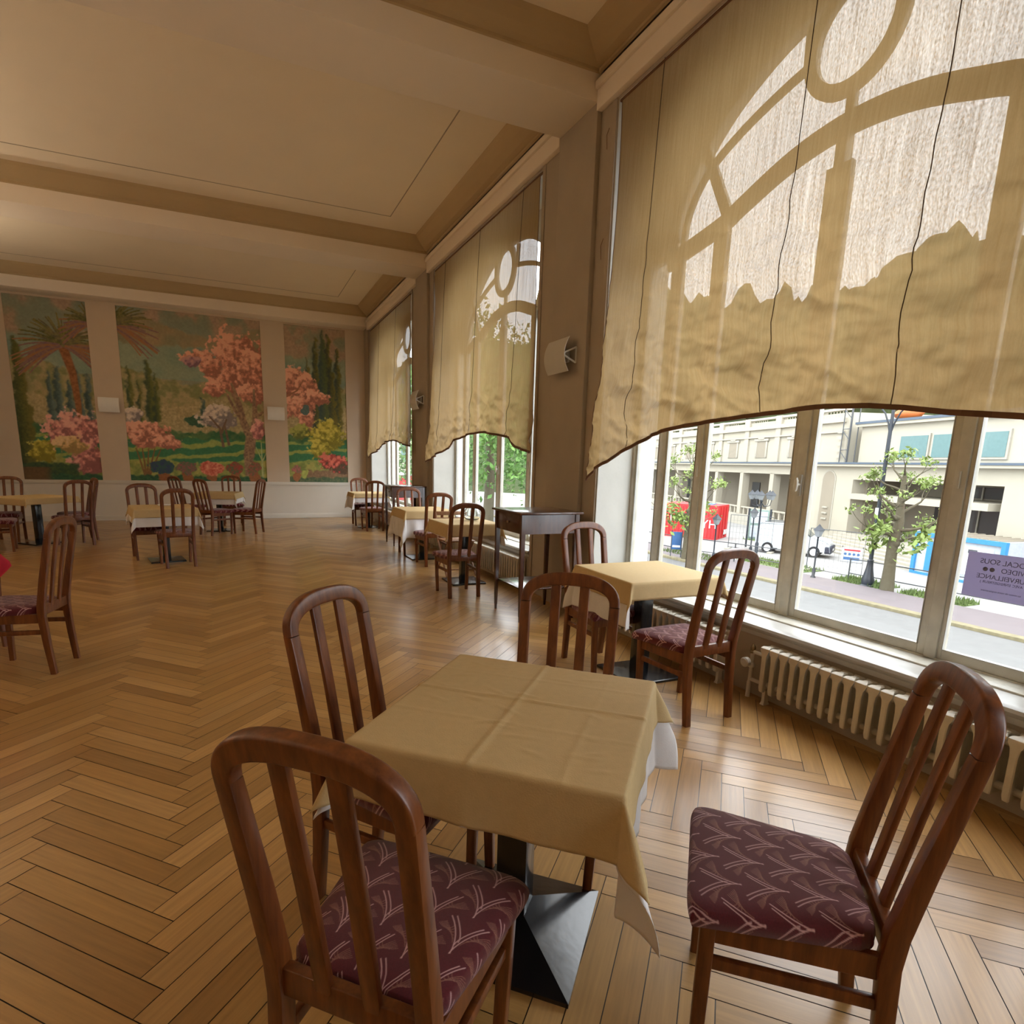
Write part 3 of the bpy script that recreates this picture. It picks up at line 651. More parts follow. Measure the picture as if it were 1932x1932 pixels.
# ================================================================== CHAIRS
def seat_mesh():
    nx, ny = 290, 262
    s = np.linspace(-1, 1, nx); t = np.linspace(-1, 1, ny); Sg, Tg = np.meshgrid(s, t)
    e = .90
    def fold(a): return np.sign(a) * np.minimum(np.abs(a) / e, 1), np.clip((np.abs(a) - e) / (1 - e), 0, 1)
    fx, dx = fold(Sg); fy, dy = fold(Tg)
    Yl = .225 + .20 * fy; hw = np.interp(Yl, [.02, .05, .42], [.155, .175, .232])
    rc = .03; cornx = np.abs(fx) ** 14 * np.abs(fy) ** 14
    Xl = fx * hw * (1 - .035 * np.abs(fy) ** 10); Yl = Yl - .2 * .05 * fy * np.abs(fx) ** 10
    drop = np.maximum(dx, dy)
    crown = .012 * (1 - fx ** 4) * (1 - fy ** 4) - .010 * (np.abs(fx) ** 10 + np.abs(fy) ** 10 * .7)
    Zl = .468 + crown - .044 * drop ** 1.1
    bul = .006 * np.sin(drop * PI)
    Xl = Xl + np.sign(fx) * bul * (dx > 0); Yl = Yl + np.sign(fy) * bul * (dy > 0)
    # pattern coordinates = unrolled cloth
    px = (Sg * .255).ravel(); py = (.225 + Tg * .225).ravel()
    base = np.tile(lin((92, 28, 36)), (px.size, 1))
    tex = vnoise(px * 900, py * 900, 3)
    A = .200; Bp = .100                                      # lattice of the feather motif: rows every Bp/2, shifted
    bright = np.zeros(px.size); dim = np.zeros(px.size)
    def curve(pts, wdt, acc, amt):
        for k in range(len(pts) - 1):
            a, b = np.array(pts[k]), np.array(pts[k + 1]); ab = b - a; L2 = ab @ ab
            tt = np.clip(((qx - a[0]) * ab[0] + (qy - a[1]) * ab[1]) / L2, 0, 1)
            d = np.hypot(qx - a[0] - tt * ab[0], qy - a[1] - tt * ab[1])
            np.maximum(acc, amt * np.clip(1.35 - d / wdt, 0, 1), out=acc)
    def quad(p0, p1, p2, n=7): return [tuple((1 - u) ** 2 * np.array(p0) + 2 * u * (1 - u) * np.array(p1) + u * u * np.array(p2)) for u in np.linspace(0, 1, n)]
    # tips at (.075 + .100 i + .05 j ..., .085 + .05 ...) : oblique lattice a=(.100,.050), b=(-.004,.105)
    det = .100 * .108 + .004 * .05
    ua = (.108 * (px - .075) + .004 * (py - .085)) / det; ub = (-.05 * (px - .075) + .100 * (py - .085)) / det
    for i in range(-2, 3):
        for j in range(-2, 2):
            ia = np.floor(ua).astype(int) + i; jb = np.floor(ub).astype(int) + j
            qx = px - .075 - (.100 * ia - .004 * jb); qy = py - .085 - (.05 * ia + .108 * jb)
            for k in range(2): curve(quad((-.001 - .002 * k, .001 + .022 * k), (.003 - .008 * k, .045), (.046 - .012 * k, .098 - .004 * k)), .0014, bright, 1)
            for k in range(2): curve(quad((.001 + .001 * k, .002 + .032 * k), (-.004 + .008 * k, .050), (-.052 + .012 * k, .094 + .004 * k)), .0014, bright, 1)
            for k in range(2, 8): curve(quad((.001 + .004 * k, .010 + .009 * k), (.010 + .004 * k, .050), (.050 + .004 * k, .090 - .003 * k)), .0009, dim, 1)
            for k in range(2, 8): curve(quad((-.002 - .004 * k, .010 + .009 * k), (-.010 - .004 * k, .045), (-.050 - .003 * k, .080 - .002 * k)), .0009, dim, 1)
    C = base * (1 - .75 * dim[:, None]) + lin((158, 112, 96)) * (.75 * dim[:, None])
    C = C * (.75 + .5 * tex[:, None])
    C = C * (1 - bright[:, None]) + lin((214, 172, 172)) * bright[:, None]
    I = np.arange(nx * ny).reshape(ny, nx); fs = np.stack([I[:-1, :-1], I[:-1, 1:], I[1:, 1:], I[1:, :-1]], -1).reshape(-1, 4)
    me = bpy.data.meshes.new('seat'); me.from_pydata(np.stack([Xl.ravel(), Yl.ravel(), Zl.ravel()], 1).tolist(), [], fs.tolist()); setcol(me, C)
    me.polygons.foreach_set('use_smooth', [True] * len(fs)); me.materials.append(M['seat']); return me
SEAT = seat_mesh()
SEATB = MB()
SEATB.loft([[(-.148, .03, z), (.148, .03, z), (.222, .415, z), (-.222, .415, z)] for z in (.418, .428)])
def rrect(c, ax, ay, w_, h_, n=3, r=.35):
    pts = []; rr = min(w_, h_) * r
    for sx, sy, a0 in ((1, 1, 0), (-1, 1, 90), (-1, -1, 180), (1, -1, 270)):
        for k in range(n + 1):
            a = math.radians(a0 + 90 * k / n); pts.append(c + ax * (sx * (w_ / 2 - rr) + rr * math.cos(a)) + ay * (sy * (h_ / 2 - rr) + rr * math.sin(a)))
    return pts
def make_chair():
    root = thing('dining_chair', 'x', 'chair')
    link('seat', SEAT, None, root)
    SEATB.build('seat_base', M['seatside'], root)
    X = Vector((1, 0, 0)); Yv = Vector((0, 1, 0)); Zv = Vector((0, 0, 1))
    for sg in (-1, 1):
        prof = [(0, -.030, .166, .034), (.2, -.012, .168, .040), (.40, .0, .170, .046), (.48, -.006, .171, .046), (.65, -.036, .174, .042), (.80, -.066, .177, .037), (.918, -.090, .179, .034)]
        MB().loft([rrect(Vector((sg * x, y, z)), X, Yv, .040, d_, 2, .16) for z, y, x, d_ in prof]).build('leg', M['chair'], root, smooth=35)
        prof = [(0, .378, .176, .032), (.20, .378, .184, .035), (.42, .378, .190, .037)]
        MB().loft([rrect(Vector((sg * x, y, z)), X, Yv, d_, d_, 2, .16) for z, y, x, d_ in prof]).build('leg', M['chair'], root, smooth=35)
        MB().loft([rrect(Vector((x, y, .292)), X, Zv, .02, .032, 2, .25) for x, y in ((sg * .169, .012), (sg * .183, .364))]).build('stretcher', M['chair'], root, smooth=35)
    n_ = 2.5; rings = []; N = 28; px_ = []
    for k in range(N + 1):
        t = PI * k / N; c, s_ = math.cos(t), math.sin(t)
        x = .179 * math.copysign(abs(c) ** (2 / n_), c); z = .918 + .097 * abs(s_) ** (2 / n_); px_.append(Vector((x, -.090 - (z - .918) * .2, z)))
    nrm = Vector((0, 1, .2)).normalized()
    for k, p in enumerate(px_):
        tv = (px_[min(k + 1, N)] - px_[max(k - 1, 0)]).normalized() if 0 < k < N else Vector((0, -.2, 1)).normalized() * (1 if k == 0 else -1)
        sd = tv.cross(nrm).normalized(); wd_ = .039 + .014 * math.sin(PI * k / N); rings.append(rrect(p - sd * .0, sd, nrm, wd_, .036, 3, .2))
    MB().loft(rings).build('top_rail', M['chair'], root, smooth=35)
    for sg in (-1, 1):
        MB().loft([rrect(Vector((sg * x, y, z)), X, Yv, .040, .018, 2, .3) for x, y, z in ((.055, -.006, .44), (.056, -.05, .71), (.058, -.105, 1.0))]).build('slat', M['chair'], root, smooth=35)
    MB().box(-.156, .156, -.016, .010, .405, .470).build('back_rail', M['chair'], root, bevel=.003)
    MB().box(-.172, .172, .368, .388, .352, .418).build('seat_rail', M['chair'], root, bevel=.002)
    for sg in (-1, 1): MB().loft([rrect(Vector((x, y, .386)), X, Zv, .02, .062, 1, .1) for x, y in ((sg * .168, .015), (sg * .188, .362))]).build('seat_rail', M['chair'], root, smooth=35)
    return root
G1 = 'wooden dining chairs with rounded backs'
CH = [ # x, y, angle, label
 (.150, .980, -44.2, 'largest foreground chair with its slatted back to us, in front of the yellow-draped table'),
 (.326, 1.926, -138.6, 'foreground chair on the left of the nearest table, its back standing clear over the parquet'),
 (1.147, 1.915, 140.9, 'chair behind the nearest table, only its broad rounded back rising over the cloth'),
 (1.385, .785, 47.0, 'chair at the lower right with its whole burgundy seat in view, before the long radiator'),
 (2.474, 2.487, 3.3, 'chair by the window in front of the second table, burgundy seat turned to the cloth'),
 (2.419, 3.727, 182.0, 'chair behind the second window table, pale back against the pier'),
 (2.231, 5.929, .1, 'dark chair in the window row standing left of the near dark side table'),
 (2.552, 7.870, 1.1, 'chair in the window row between the glass bowl table and the long-draped table'),
 (2.529, 9.205, 178.3, 'orange-brown chair of the window row standing before the far side table'),
 (2.589, 12.159, 1.0, 'farthest row chair seen from behind, left of the far side table'),
 (2.570, 13.60, 180.3, 'chair in the far window corner, facing us behind the last small table'),
 (-.726, 8.672, 13.3, 'chair with its back to us at the middle table of the left group'),
 (-1.242, 9.802, 194.7, 'chair facing us behind the middle table of the left group'),
 (-.536, 12.118, -53.2, 'dark chair turned right, between the two tables under the wide mural'),
 (-1.06, 13.45, -52, 'narrow edge-on chair beneath the blue flowers of the wide mural'),
 (-.102, 14.10, 180, 'chair facing us behind the table nearest the wide mural'),
 (.345, 12.30, 64, 'slim side-on chair alone on the right of the table nearest the wide mural'),
 (-2.303, 11.098, 32, 'chair seen from behind at the right corner of the leftmost table'),
 (-2.309, 11.95, 115, 'chair standing directly behind another at the right end of the leftmost table'),
 (-3.467, 12.158, 180, 'chair facing us behind the leftmost table, under the palm mural'),
 (-3.45, 10.75, -80, 'chair drawn in on the near side of the leftmost table, its seat below the cloth'),
 (-1.189, 4.777, 79.4, 'lone chair at the left edge turned left, tall back standing free of any table'),
 (-1.825, 5.33, 40, 'chair at the very left edge with a red garment over its back'),
]
first = make_chair()
for k, (x, y, a, lb) in enumerate(CH):
    if k == 0: first.location = (x, y, 0); first.rotation_euler = (0, 0, math.radians(a)); first['label'] = lb; first['group'] = G1
    else: dup(first, (x, y, 0), math.radians(a), lb, G1)

# ================================================================== TABLES AND CLOTHS
def cloth_mesh(tw, td, ov, seed, cone=.32, res=.012, flare=.05, creases=False):
    """square cloth laid on a tw x td top; ov = overhang (-x, +x, -y, +y); local z=0 at the table top"""
    xs_ = np.arange(-tw / 2 - ov[0], tw / 2 + ov[1] + res, res); ys_ = np.arange(-td / 2 - ov[2], td / 2 + ov[3] + res, res)
    X, Y = np.meshgrid(xs_, ys_); cx = np.clip(X, -tw / 2, tw / 2); cy = np.clip(Y, -td / 2, td / 2); dx, dy = X - cx, Y - cy
    r = np.hypot(dx, dy); rs = np.maximum(r, 1e-6); ux, uy = dx / rs, dy / rs
    corner = np.clip(2 * np.abs(ux * uy), 0, 1)
    along = np.where(np.abs(dx) > np.abs(dy), Y, X)
    rip = (fbm(along * 5 + seed, r * 1.5, seed) - .47) * .30 + .05 * np.sin(along * 31 + seed * 2)
    rr = np.minimum(r / .02, 1); rad = .010 if flare > .03 else .006
    h = rad * np.sin(rr * PI / 2) + np.clip(r - .02, 0, 9) * (flare + rip * np.clip(r * 5, 0, 1) * .5 + cone * corner ** 1.5)
    drop = rad * (1 - np.cos(rr * PI / 2)) + np.clip(r - .016, 0, 9) * np.sqrt(np.clip(1 - (flare + cone * corner ** 1.5) ** 2, .5, 1))
    Xo = cx + ux * h; Yo = cy + uy * h
    Z = -drop + (fbm(X * 6, Y * 6, seed + 3) - .47) * .002 * (r == 0)
    if creases:
        for c0, w_, a in ((.045, .006, .0050), (.225, .006, .0012), (-.13, .006, .0012)): Z += a * np.exp(-((Y - c0 - .01 * np.sin(X * 3)) / w_) ** 2)
        for c0, w_, a in ((-.02, .007, .0040), (.21, .007, .0014)): Z += a * np.exp(-((X - c0) / w_) ** 2)
        for k in range(26):
            rg = random.Random(k + 50); x0, y0, a0, l0 = rg.uniform(-.3, .3), rg.uniform(-.33, .33), rg.uniform(-.5, .5), rg.uniform(.02, .05)
            p = (X - x0) * math.cos(a0) + (Y - y0) * math.sin(a0); q_ = -(X - x0) * math.sin(a0) + (Y - y0) * math.cos(a0)
            Z += .0026 * np.exp(-(p / l0) ** 2 - (q_ / .006) ** 2)
    I = np.arange(X.size).reshape(X.shape); fs = np.stack([I[:-1, :-1], I[:-1, 1:], I[1:, 1:], I[1:, :-1]], -1).reshape(-1, 4)
    me = bpy.data.meshes.new('cloth'); me.from_pydata(np.stack([Xo.ravel(), Yo.ravel(), Z.ravel()], 1).tolist(), [], fs.tolist())
    me.polygons.foreach_set('use_smooth', [True] * len(fs)); return me
def solid(o, t=.0012):
    md = o.modifiers.new('thickness', 'SOLIDIFY'); md.thickness = t; md.offset = -1
def table(x, y, a, tw, td, lb, kind, gov, wov, seed, glabel, wlabel, creases=False, gc=.30, wc=.25):
    root = thing('cafe_table', lb, 'table', (x, y, 0), math.radians(a), 'square pedestal tables')
    MB().box(-tw / 2 + .004, tw / 2 - .004, -td / 2 + .004, td / 2 - .004, .718, .744).build('tabletop', M['top'], root, bevel=.004)
    cw = .048
    if kind == 'pyramid':
        b = .235
        MB().loft([[(-s_, -s_, z), (s_, -s_, z), (s_, s_, z), (-s_, s_, z)] for s_, z in ((b, 0), (b, .014), (.04, .085))]).build('base', M['black'], root)
        MB().box(-cw, cw, -cw, cw, .07, .718).build('column', M['black'], root, bevel=.004)
    elif kind == 'disc':
        MB().lathe([(.24, 0), (.24, .01), (.22, .016), (.05, .028)], 36).build('base', M['black'], root, smooth=30)
        MB().lathe([(.035, .02), (.035, .718)], 20).build('column', M['black'], root, smooth=30)
    else:
        b = .215
        MB().loft([[(-s_, -s_, z), (s_, -s_, z), (s_, s_, z), (-s_, s_, z)] for s_, z in ((b, 0), (b, .016), (b - .004, .02), (.05, .026))]).build('base', M['black'], root)
        MB().box(-cw, cw, -cw, cw, .02, .718).build('column', M['black'], root, bevel=.004)
    MB().box(-.18, .18, -.02, .02, .695, .718).box(-.02, .02, -.18, .18, .694, .717).build('support_bracket', M['black'], root)
    R = math.radians(a)
    if wov:
        o = link('undercloth', cloth_mesh(tw, td, wov, seed, wc, flare=.02), M['linen'], None, (x, y, .748)); o.rotation_euler = (0, 0, R); solid(o)
        tag(o, wlabel, 'tablecloth', 'white undercloths')
    o = link('tablecloth', cloth_mesh(tw + .006, td + .006, gov, seed, gc, creases=creases, res=.008 if creases else .014, flare=.06), M['gold'], None, (x, y, .754)); o.rotation_euler = (0, 0, R); solid(o)
    tag(o, glabel, 'tablecloth', 'yellow tablecloths')
    return root
table(.747, 1.478, -43.3, .70, .742, 'nearest table with a pyramid-footed black pedestal', 'pyramid', (.15, .145, .165, .13), (.17, .31, .172, .15), 1,
      'creased yellow tablecloth on the nearest table', 'white cloth hanging in a long strip below the nearest yellow cloth', True, gc=.46, wc=.46)
table(2.59, 3.27, -1, .72, .68, 'second table by the nearest window, on a flat black foot', 'flat', (.15, .14, .12, .12), (.30, .12, .10, .15), 2,
      'yellow cloth with a rippled hem on the second table by the window', 'white cloth hanging deep on the left of the second table')
table(2.53, 6.72, 0, .66, .72, 'window row table carrying the glass bowl', 'flat', (.16, .16, .15, .14), (.17, .24, .14, .14), 3,
      'yellow cloth under the glass bowl in the window row', 'white cloth barely showing under the glass bowl table cloth')
table(2.56, 8.62, 0, .70, .72, 'window row table almost hidden by its long white cloth', 'flat', (.14, .14, .13, .14), (.42, .30, .40, .20), 4,
      'yellow cloth over the longest white drape in the window row', 'longest white cloth, reaching low before a red seat in the window row')
table(2.62, 12.95, 0, .72, .72, 'last small table in the far window corner, on a round foot', 'disc', (.10, .12, .10, .12), (.34, .3, .2, .2), 5,
      'pale yellow cloth on the table in the far window corner', 'white cloth hanging in the far window corner')
table(-.95, 9.30, 12, .74, .78, 'middle table of the left group, between two facing chairs', 'flat', (.13, .13, .12, .12), (.22, .2, .24, .2), 6,
      'yellow cloth on the middle table of the left group', 'white cloth with pointed corners on the middle table of the left group')
table(-.33, 12.85, -12, .72, .72, 'table nearest the wide mural, with chairs on all sides', 'flat', (.12, .12, .12, .12), (.2, .2, .22, .2), 7,
      'yellow cloth on the table nearest the wide mural', 'white cloth on the table nearest the wide mural')
table(-2.95, 11.55, -42, .80, .80, 'leftmost table on a thick dark column', 'flat', (.14, .10, .12, .10), None, 8,
      'yellow cloth on the leftmost table, with no white cloth under it', '')

# glass bowl, menu card
def glassmat():
    m, t, b = newmat('clear_glass'); setp(b, Roughness=.03); b.inputs['Transmission Weight'].default_value = 1; b.inputs['IOR'].default_value = 1.45; b.inputs['Base Color'].default_value = (.93, .97, .98, 1); return m
M['clear'] = glassmat()
o = MB().lathe([(.045, 0), (.085, .012), (.108, .05), (.108, .09), (.085, .135), (.06, .15), (.057, .148), (.081, .132), (.103, .09), (.103, .05), (.08, .016), (.01, .010)], 28).build('glass_bowl', M['clear'], None, smooth=60, loc=(2.66, 6.80, .757))
tag(o, 'round clear glass bowl on the window row table', 'bowl')
o = MB().box(-.10, .10, -.07, .07, 0, .012).build('menu_folder', M['linen'], None, bevel=.003, loc=(-.93, 9.50, .757)); o.rotation_euler = (0, 0, .2)
tag(o, 'thin white folder lying on the yellow cloth of the left group', 'folder')

# red garment over the chair at the left edge
g = MB(); rings = []
for k in range(15):
    t = k / 14; z = .50 + .56 * t; hw = .17 + .09 * math.exp(-((z - .635) / .075) ** 2)
    rings.append([(hw * (1 + .05 * math.sin(a * 4 + k)) * math.copysign(abs(math.cos(a)) ** .6, math.cos(a)), (.03 + .05 * math.sin(t * PI)) * math.sin(a) - .10 * t - .02 + .008 * math.sin(a * 5 + t * 9), z + .012 * math.sin(a * 3)) for a in [2 * PI * q_ / 24 for q_ in range(24)]])
g.loft(rings); o = g.build('jacket', M['red'], None, smooth=80, loc=(-1.825, 5.33, 0)); o.rotation_euler = (0, 0, math.radians(40))
tag(o, 'red garment hanging over a chair back, cut off by the left edge', 'jacket')

# folding chair
def folding_chair(loc, rz):
    root = thing('folding_chair', 'small wooden folding chair with crossed legs, behind the glass bowl table', 'chair', loc, rz)
    for sg in (-1, 1):
        MB().tube([(sg * .20, -.24, 0), (sg * .20, .16, .46), (sg * .20, .24, .80)], .013, 6).build('leg', M['fold'], root)
        MB().tube([(sg * .175, .24, 0), (sg * .175, -.20, .45)], .013, 6).build('leg', M['fold'], root)
    for k in range(6): MB().box(-.20, .20, -.20 + k * .062, -.155 + k * .062, .445, .460).build('seat_slat', M['fold'], root, bevel=.003)
    for z, y in ((.62, .205), (.70, .22), (.78, .238)): MB().box(-.20, .20, y - .008, y + .008, z - .025, z + .025).build('back_slat', M['fold'], root, bevel=.003)
    MB().tube([(-.2, -.17, .08), (.2, -.17, .08)], .009, 6).build('stretcher', M['fold'], root)
folding_chair((2.62, 7.28, 0), 0)

# ================================================================== SIDE TABLES
def side_table(x, y, w_, d_, h, lb):
    """long side along the pier; drawer faces the room"""
    root = thing('side_table', lb, 'side table', (x, y, 0), 0, 'tall dark side tables by the piers')
    MB().box(-w_ / 2 - .03, w_ / 2 + .03, -d_ / 2 - .03, d_ / 2 + .03, h - .022, h).build('tabletop', M['mahog'], root, bevel=.006)
    MB().box(-w_ / 2 + .01, w_ / 2 - .01, -d_ / 2 + .008, -d_ / 2 + .026, h - .20, h - .022).box(-w_ / 2 + .01, w_ / 2 - .01, d_ / 2 - .026, d_ / 2 - .008, h - .20, h - .022).box(w_ / 2 - .026, w_ / 2 - .01, -d_ / 2 + .02, d_ / 2 - .02, h - .20, h - .022).build('apron', M['mahog'], root)
    dr = MB().box(-w_ / 2 + .004, -w_ / 2 + .022, -d_ / 2 + .03, d_ / 2 - .03, h - .20, h - .024).build('drawer', M['mahog'], root, bevel=.003)
    MB().tube([(-w_ / 2 + .004, 0, h - .11), (-w_ / 2 - .008, 0, h - .11), (-w_ / 2 - .012, 0, h - .11)], [.006, .012, .009], 10).build('knob', M['brass'], dr, smooth=True)
    for sx in (-1, 1):
        for sy in (-1, 1):
            MB().loft([[(sx * (w_ / 2 - .018) + a * s_, sy * (d_ / 2 - .018) + b * s_, z) for a, b in ((-1, -1), (1, -1), (1, 1), (-1, 1))] for z, s_ in ((0, .009), (.05, .0105), (.055, .012), (.3, .0165), (h - .21, .020), (h - .022, .020))]).build('leg', M['mahog'], root)
    MB().box(-w_ / 2 + .03, w_ / 2 - .05, -d_ / 2 + .02, d_ / 2 - .02, .30, .316).build('shelf', M['mahog'], root, bevel=.003)
side_table(2.645, 5.055, .60, .60, 1.03, 'tall dark side table with a small drawer, against the nearest pier')
side_table(2.71, 10.22, .56, .58, 1.03, 'tall dark side table against the far pier, behind the row chairs')

# ================================================================== SCONCES
def sconce(loc, rz, lb, w_=.40, h_=.31, mm='white'):
    """curved white shade in front of an open triangular bracket; faces local -y"""
    root = thing('wall_sconce', lb, 'wall lamp', loc, rz, 'white sheet-metal wall sconces')
    s = MB(); rings = []
    for k in range(13):
        t = k / 12 - .5; zc = t * h_; dy = -.150 + .10 * (2 * t) ** 2 * .5
        rings.append([(-w_ / 2, dy, zc), (w_ / 2, dy, zc), (w_ / 2, dy + .004, zc), (-w_ / 2, dy + .004, zc)])
    s.loft(rings).build('shade', M[mm], root, smooth=40)
    for sg in (-1, 1):
        b = MB(); r = .009; x = sg * (w_ / 2 - .03)
        tri = [(x, -.005, .07), (x, -.005, -.07), (x, -.13, -.015), (x, -.13, .012), (x, -.005, .07)]
        for a, c in zip(tri[:-1], tri[1:]): b.tube([a, c], r, 6)
        b.build('bracket', M['white'], root)
    MB().box(-.05, .05, -.02, 0, -.05, .05).build('wall_plate', M['white'], root, bevel=.003)
sconce((-2.39, YF - .03, 2.46), 0, 'white sheet sconce between the palm mural and the wide mural', .38, .30, 'white2')
sconce((.945, YF - .03, 2.46), 0, 'white sheet sconce between the wide mural and the cypress mural', .38, .30, 'white2')
sconce((XP, 5.27, 2.49), math.radians(-90), 'pale curved sconce on the nearest pier, seen edge-on')
sconce((XP, 10.28, 2.49), math.radians(-90), 'small curved sconce on the far pier, seen edge-on')
for k, yy in enumerate((1.2, 4.6, 8.0, 11.4)):  # added sconces and lamps, out of view, that only brighten the ceiling
    sconce((XL, yy, 2.49), math.radians(90), ('added unseen fill sconce on the left wall level with the long foreground radiator', 'added unseen fill sconce on the left wall level with the nearest pier', 'added unseen fill sconce on the left wall level with the glass bowl table', 'added unseen fill sconce on the left wall closest to the murals')[k])
    ld = bpy.data.lights.new('ceiling_fill_light', 'AREA'); ld.shape = 'RECTANGLE'; ld.size = .36; ld.size_y = .08; ld.energy = FILL_W; ld.color = (1, .88, .70)
    lo_ = bpy.data.objects.new('ceiling_fill_light', ld); COL.objects.link(lo_); lo_.location = (XL + .07, yy, 2.60); lo_.rotation_euler = (math.radians(180), math.radians(-20), math.radians(90))
# cracks / loose wires on the pier
for yy, z0, z1 in ((4.83, 4.12, 4.28), (4.83, 3.25, 3.42)):
    o = MB().tube([(XP + .042, yy - .02, z1), (XP + .030, yy - .005, (z0 + z1) / 2 + .03), (XP + .034, yy - .012, z0)], .003, 5).build('loose_wire', M['hem'], None)
    tag(o, ('upper' if z0 > 4 else 'lower') + ' short loose wire sticking from the nearest pier', 'wire')
# notice on the window glass, read from outside
def notice():
    root = thing('window_notice', 'lavender-grey notice taped to the nearest window pane, lettering reversed from inside', 'sign', (3.478, 1.63, .965), 0)
    pm, pt_, pb_ = newmat('thin_notice_paper'); setp(pb_, Roughness=.7); pb_.inputs['Base Color'].default_value = (.42, .40, .55, 1)
    tl_ = pt_.nodes.new('ShaderNodeBsdfTranslucent'); tl_.inputs[0].default_value = (.40, .37, .48, 1); mx_ = pt_.nodes.new('ShaderNodeMixShader'); mx_.inputs[0].default_value = .6
    pt_.links.new(pb_.outputs[0], mx_.inputs[1]); pt_.links.new(tl_.outputs[0], mx_.inputs[2]); pt_.links.new(mx_.outputs[0], pt_.nodes['Material Output'].inputs[0])
    MB().box(-.0006, .0006, -.20, .155, -.115, .115).build('paper', pm, root)
    ink = mat('grey_ink', (.16, .15, .20, 1), .8)
    def txt(s_, y, z, size):
        cu = bpy.data.curves.new('lettering', 'FONT'); cu.body = s_; cu.size = size; cu.align_x = 'CENTER'; cu.extrude = .0003
        t = bpy.data.objects.new('lettering', cu); COL.objects.link(t)
        dg = bpy.context.evaluated_depsgraph_get(); me = bpy.data.meshes.new_from_object(t.evaluated_get(dg)); bpy.data.objects.remove(t)
        # text faces +X (read from outside): text x -> +Y, text y -> +Z ; seen from the room it is reversed
        me.transform(Matrix(((0, 0, 1, 0), (1, 0, 0, 0), (0, 1, 0, 0), (0, 0, 0, 1))))
        o = link('lettering', me, ink, root, (-.0016, y, z))
    txt('LOCAL SOUS', -.010, .062, .036); txt('VIDEO', -.050, .024, .034); txt('SURVEILLANCE', -.010, -.014, .033); txt('( AVEC ENREGISTREUR )', -.015, -.036, .018); txt("au niveau de votre emplacement", -.015, -.078, .013)
    for yy in (.038, .068): MB().tube([(-.0016, yy, .034), (.0, yy, .034)], .011, 16).build('camera_icon', ink, root)
notice()
# ================================================================== OUTSIDE
GZ = -2.9
KX = .50
E_ = lambda n, c, r=.8, **k: mat(n, tuple(q * KX for q in c) + (1,), r, **k)
M['asph'] = E_('pale_asphalt', (.23, .23, .225), var=.12, scale=3, bump=.1, bscale=40)
M['side'] = E_('mauve_pavement', (.24, .20, .21), var=.10, scale=1.5)
M['kerb'] = E_('yellow_kerb', (.36, .31, .17), var=.35, scale=6)
M['plaza'] = E_('light_gravel_plaza', (.50, .49, .475), var=.08, scale=2)
M['grass'] = E_('verge_grass', (.24, .36, .09), var=.5, scale=9)
M['cream'] = E_('cream_render', (.74, .675, .53), var=.05, scale=1)
M['cream2'] = E_('tan_render', (.50, .43, .32), var=.08, scale=1)
M['stone'] = E_('pale_stone', (.70, .65, .53), var=.10, scale=5)
M['zinc'] = E_('blue_zinc', (.13, .18, .25), .5)
M['dark'] = E_('dark_doorway', (.05, .045, .045), .4)
M['wglass'] = E_('tinted_glazing', (.26, .42, .42), .15)
M['lampm'] = E_('blue_black_lamp_paint', (.022, .032, .048), .45)
M['rail'] = E_('grey_railing_paint', (.10, .11, .12), .5)
M['cred'] = E_('red_container_paint', (.95, .03, .035), .5, var=.06)
M['cblue'] = E_('blue_frame_paint', (.06, .40, .85), .5)
M['cwhite'] = E_('white_panel', (.80, .86, .95), .5)
M['van'] = E_('white_car_paint', (.9, .95, .98), .25, var=.02)
M['tyre'] = E_('tyre_rubber', (.02, .02, .022), .8)
M['carbumper'] = E_('navy_plastic', (.03, .035, .07), .5)
M['carglass'] = E_('car_glass', (.06, .10, .10), .08)
M['bark'] = E_('pollard_bark', (.14, .11, .06), .9, var=.4, scale=12, col2=(.085, .075, .045, 1))
M['leaf'] = E_('spring_leaves', (.36, .50, .10), .6, var=.4, scale=3)
M['leafd'] = E_('deep_green_foliage', (.06, .17, .025), .7, col2=(.13, .26, .05, 1), scale=1.2)
M['hill'] = E_('wooded_hill', (.05, .085, .025), .9, col2=(.05, .07, .02, 1), scale=.35)
M['orange'] = E_('orange_cover', (.75, .18, .02), .6)
M['wht'] = E_('white_lettering', (1.2, 1.2, 1.2), .6)
M['blu'] = E_('blue_poster', (.06, .20, .50), .5)
M['gren'] = E_('pale_green_board', (.30, .42, .36), .5)
M['lglass'] = E_('lantern_glass', (.42, .45, .47), .2)

mb = MB().box(XF + .25, 19.0, -30, 90, GZ - .2, GZ); o = mb.build('road', M['asph'], None); o['kind'] = 'structure'
mb = MB().box(19.0, 19.35, -30, 90, GZ - .2, GZ + .10); o = mb.build('kerb', M['kerb'], None, bevel=.02); o['kind'] = 'structure'
mb = MB().box(19.35, 21.8, -30, 90, GZ - .2, GZ + .08); o = mb.build('pavement', M['side'], None); o['kind'] = 'structure'
mb = MB().box(21.8, 110, -30, 150, GZ - .2, GZ + .02); o = mb.build('plaza_ground', M['plaza'], None); o['kind'] = 'structure'
mb = MB().box(-30, XL - .5, -30, 90, GZ - .2, GZ); o = mb.build('ground', M['plaza'], None); o['kind'] = 'structure'
